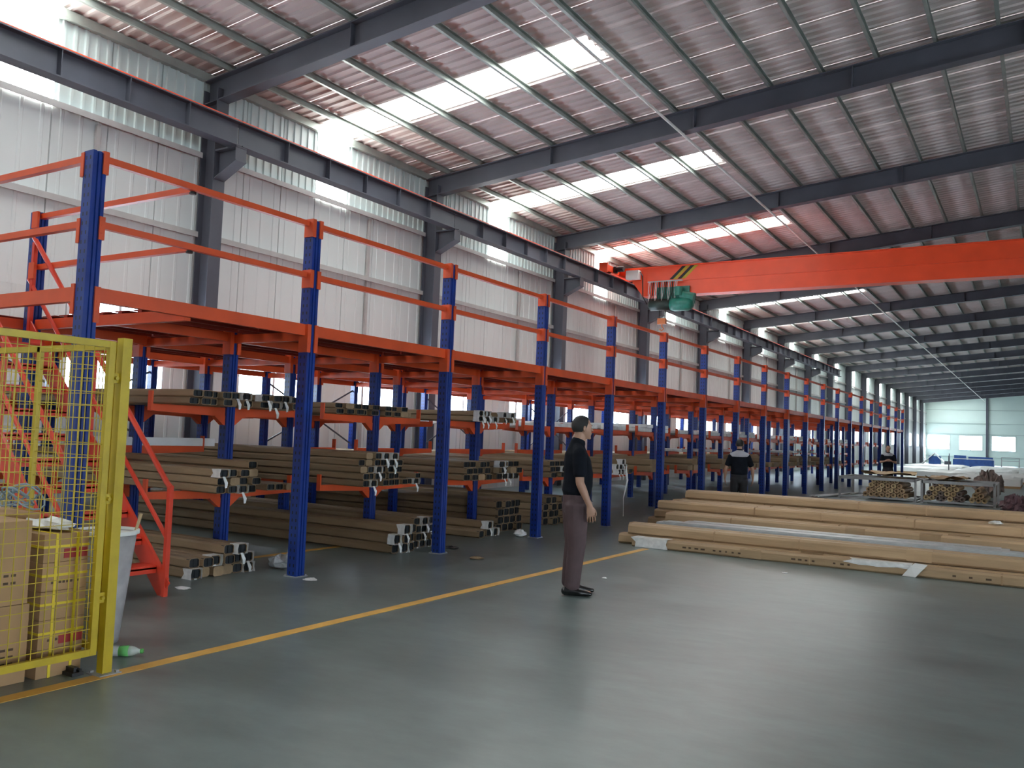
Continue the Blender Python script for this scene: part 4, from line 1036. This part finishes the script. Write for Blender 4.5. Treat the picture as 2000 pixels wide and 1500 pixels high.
def person(loc, heading, label, shirt, trousers, armR, armL, look=0.0, scale=1.0, yoke=None, vox=0.0075, feet=True):
    """local frame: +y forward, +x the person's right, z up. armR/armL: shoulder, elbow, wrist, hand direction, thumb side, palm-away."""
    root = local(empty('person', loc, label=label, cat='person'))
    root.rotation_euler = (0, 0, math.atan2(-heading[0], heading[1])); root.scale = (scale,)*3
    b = MB()
    limb(b, [(0, 0.0, 0.84, 0.155, 0.105), (0, 0.005, 0.93, 0.162, 0.112), (0, 0.02, 1.05, 0.150, 0.112), (0, 0.015, 1.18, 0.160, 0.112), (0, 0.0, 1.27, 0.166, 0.110), (0, -0.01, 1.345, 0.140, 0.085), (0, 0.0, 1.41, 0.07, 0.060)], 18)
    limb(b, [(0, 0.0, 1.40, 0.062, 0.066), (0, 0.018, 1.48, 0.056, 0.060), (0, 0.030, 1.545, 0.055, 0.060)], 14)
    fw = (math.sin(-look), math.cos(look), 0)
    W, rot = head(b, (0, 0.048, 1.598), fw)
    for s in (-1, 1):
        limb(b, [(s*0.085, 0, 0.86, 0.088, 0.095), (s*0.088, 0.01, 0.66, 0.072, 0.078), (s*0.09, 0.012, 0.48, 0.056, 0.060), (s*0.09, -0.012, 0.32, 0.052, 0.058), (s*0.088, -0.03, 0.12, 0.036, 0.042), (s*0.088, -0.03, 0.06, 0.036, 0.042)], 14)
        limb(b, [(s*0.09, -0.05, 0.045, 0.032, 0.030), (s*0.095, 0.05, 0.04, 0.038, 0.028), (s*0.10, 0.15, 0.03, 0.032, 0.02)], 12, (0, 0, 1))
    for a in (armR, armL):
        S, E, Wr = a[0], a[1], a[2]; S = Vector(S); E = Vector(E); Wr = Vector(Wr)
        limb(b, [tuple(S)+(0.050, 0.054), tuple(S.lerp(E, 0.4))+(0.047, 0.051), tuple(S.lerp(E, 0.85))+(0.038, 0.042), tuple(E)+(0.037, 0.041)], 14)
        limb(b, [tuple(E)+(0.037, 0.041), tuple(E.lerp(Wr, 0.3))+(0.037, 0.040), tuple(E.lerp(Wr, 0.75))+(0.027, 0.030), tuple(Wr)+(0.021, 0.027)], 14)
        hand(b, Wr, a[3], a[4], a[5])
    put('body', fuse(b, 'body', SKIN, vox, 2 if vox < 0.006 else 3), root)
    # hair: cap over the skull, cut round the ears and brow
    h = MB(); c = Vector((0, 0.048, 1.598)); f = Vector(fw); s_ = Vector((f.y, -f.x, 0))
    n, mm = 26, 16; vs = []; fs = []
    for i in range(mm+1):
        a = math.pi/2 - (math.pi*0.72)*i/mm
        for k in range(n):
            t = 2*math.pi*k/n
            fy_ = math.sin(t)
            low = -0.068 if fy_ < -0.25 else (-0.03 if fy_ < 0.30 else 0.060)      # nape, sides, hairline
            if -0.25 <= fy_ < 0.05: low = -0.068+(fy_+0.25)/0.3*0.038
            if 0.30 <= fy_ < 0.55: low = -0.03+(fy_-0.30)/0.25*0.09
            rx, ry, rz = 0.079, 0.1005, 0.099
            z = rz*math.sin(a); q = math.cos(a)
            if a < 0: q = max(q, 0.80)
            z = max(z, low)
            if z == low: q = math.sqrt(max(0.05, 1-(min(0.9, abs(low)/rz))**2)) if low > 0 else (0.86 if low < -0.05 else 0.95)
            vs.append(c + s_*(rx*q*math.cos(t)) + f*(-0.014+ry*q*math.sin(t)) + Vector((0, 0, 0.020+z)))
    fs = [(i*n+k, (i+1)*n+k, (i+1)*n+(k+1) % n, i*n+(k+1) % n) for i in range(mm) for k in range(n)] + [tuple(range(n))]
    h.add(vs, fs); put('hair', h.mesh('hair', HAIR, True), root)
    for e in (-1, 1):
        em = MB(); p = W(e*0.030, 0.0775, 0.0); em.ell(p, (0.0105, 0.0052, 0.0042), 10, 6, rot); put('eye', em.mesh('eye', EYEW, True), root)
        em = MB(); p = W(e*0.031, 0.0815, 0.0); em.ell(p, (0.0048, 0.0022, 0.0042), 8, 6, rot); put('pupil', em.mesh('pupil', HAIR, True), root)
    em = MB(); limb(em, [tuple(W(-0.020, 0.0870, -0.056))+(0.003, 0.004), tuple(W(0, 0.0945, -0.055))+(0.0045, 0.006), tuple(W(0.020, 0.0870, -0.056))+(0.003, 0.004)], 8); put('lips', em.mesh('lips', LIPS, True), root)
    for e in (-1, 1):
        em = MB(); limb(em, [tuple(W(e*0.015, 0.0885, 0.019))+(0.003, 0.004), tuple(W(e*0.032, 0.0845, 0.023))+(0.0032, 0.0045), tuple(W(e*0.048, 0.0745, 0.020))+(0.0025, 0.003)], 8); put('eyebrow', em.mesh('eyebrow', HAIR, True), root)
    # trousers
    t = MB()
    limb(t, [(0, 0.0, 0.82, 0.165, 0.122), (0, 0.006, 0.92, 0.172, 0.130), (0, 0.015, 1.00, 0.164, 0.126)], 18)
    for s in (-1, 1):
        limb(t, [(s*0.083, -0.002, 0.86, 0.100, 0.118), (s*0.090, 0.006, 0.66, 0.088, 0.104), (s*0.094, 0.012, 0.48, 0.076, 0.088), (s*0.094, -0.008, 0.28, 0.070, 0.080), (s*0.092, -0.022, 0.09, 0.062, 0.074)], 16)
    put('trousers', fuse(t, 'trousers', trousers, max(vox*1.2, 0.009), 3), root)
    # shirt
    sh = MB()
    limb(sh, [(0, 0.005, 0.97, 0.178, 0.140), (0, 0.018, 1.05, 0.176, 0.143), (0, 0.022, 1.15, 0.176, 0.140), (0, 0.006, 1.27, 0.182, 0.130), (0, -0.008, 1.345, 0.160, 0.108), (0, -0.004, 1.415, 0.095, 0.080)], 20)
    limb(sh, [(0, 0.0, 1.42, 0.078, 0.078), (0, 0.010, 1.462, 0.071, 0.072)], 16)
    for a in (armR, armL):
        S = Vector(a[0]); E = Vector(a[1])
        limb(sh, [(0, -0.008, 1.425, 0.052, 0.050), tuple(Vector((0, -0.008, 1.425)).lerp(S, 0.55))+(0.058, 0.056), tuple(S)+(0.060, 0.062)], 14)
        limb(sh, [tuple(S)+(0.062, 0.066), tuple(S.lerp(E, 0.35))+(0.062, 0.066), tuple(S.lerp(E, 0.70))+(0.060, 0.064)], 16)
    put('shirt', fuse(sh, 'shirt', shirt, max(vox*1.2, 0.009), 3), root)
    if yoke:
        yk = MB()
        limb(yk, [(0, -0.006, 1.345, 0.168, 0.116), (0, -0.008, 1.375, 0.150, 0.104), (0, -0.004, 1.425, 0.100, 0.086)], 20)
        for s in (-1, 1): limb(yk, [(0, -0.008, 1.425, 0.058, 0.056), (s*0.09, -0.008, 1.385, 0.063, 0.062), (s*0.165, -0.006, 1.352, 0.064, 0.066)], 14)
        put('shirt_yoke', fuse(yk, 'shirt_yoke', yoke, vox*1.2, 3), root, label='grey shoulder panel')
    if feet:
        for s in (-1, 1):
            k = MB(); x = s*0.095; dy = 0.04 if s < 0 else -0.02
            limb(k, [(x, -0.075+dy, 0.048, 0.038, 0.040), (x, -0.02+dy, 0.050, 0.042, 0.044), (x+s*0.006, 0.07+dy, 0.036, 0.047, 0.034), (x+s*0.010, 0.14+dy, 0.028, 0.042, 0.026), (x+s*0.010, 0.175+dy, 0.024, 0.030, 0.020)], 14, (0, 0, 1))
            k.v = [(a, b_, max(0.001, z)) for a, b_, z in k.v]
            so = put('shoe', fuse(k, 'shoe', SHOE, 0.006, 2), root)
            put('sole', MB().prism([(x-0.036, -0.105+dy), (x+0.036, -0.105+dy), (x+0.050+s*0.006, 0.07+dy), (x+0.038+s*0.010, 0.185+dy), (x-0.038+s*0.010, 0.185+dy), (x-0.050+s*0.006, 0.07+dy)], 'z', 0.0, 0.012).mesh('sole', BLACK), so)
            so['_w'] = 0
    bm = MB(); limb(bm, [(-0.02, 0.152, 1.0, 0.02, 0.02), (0.02, 0.152, 1.0, 0.02, 0.02)], 8)
    return root

def hang(s, fwd=0.10, out=0.0):
    return ((s*0.172, -0.005, 1.345), (s*(0.226+out), 0.0, 1.075), (s*(0.226+out*1.3), fwd, 0.86), (0, 0.18, -1), (0, 1, 0), (s, 0, 0))
person((-3.85, 7.42, 0), (0.80, 0.60), 'man in black polo shirt and plum trousers standing beside the yellow line', NAVY, TROUS, hang(1), hang(-1, 0.08), look=0.22, vox=0.0046)
person((-5.18, 17.0, 0), (-0.35, 0.94), 'man in dark shirt with grey shoulders seen from behind the floor pile', NAVY, BTROUS, hang(1, 0.06, 0.05), hang(-1, 0.06, 0.05), look=0.0, scale=0.93, yoke=GREYC, vox=0.010)
fold = lambda s: ((s*0.172, 0.0, 1.345), (s*0.245, 0.05, 1.11), (s*0.06, 0.205, 1.17), (-s, 0.15, 0.1), (0, 0.1, 1), (0, 1, 0))
person((-4.45, 31.0, 0), (0.25, -0.97), 'distant man in dark and grey shirt with folded arms behind the stillages', NAVY, BTROUS, fold(1), fold(-1), scale=0.955, yoke=GREYC, vox=0.012)
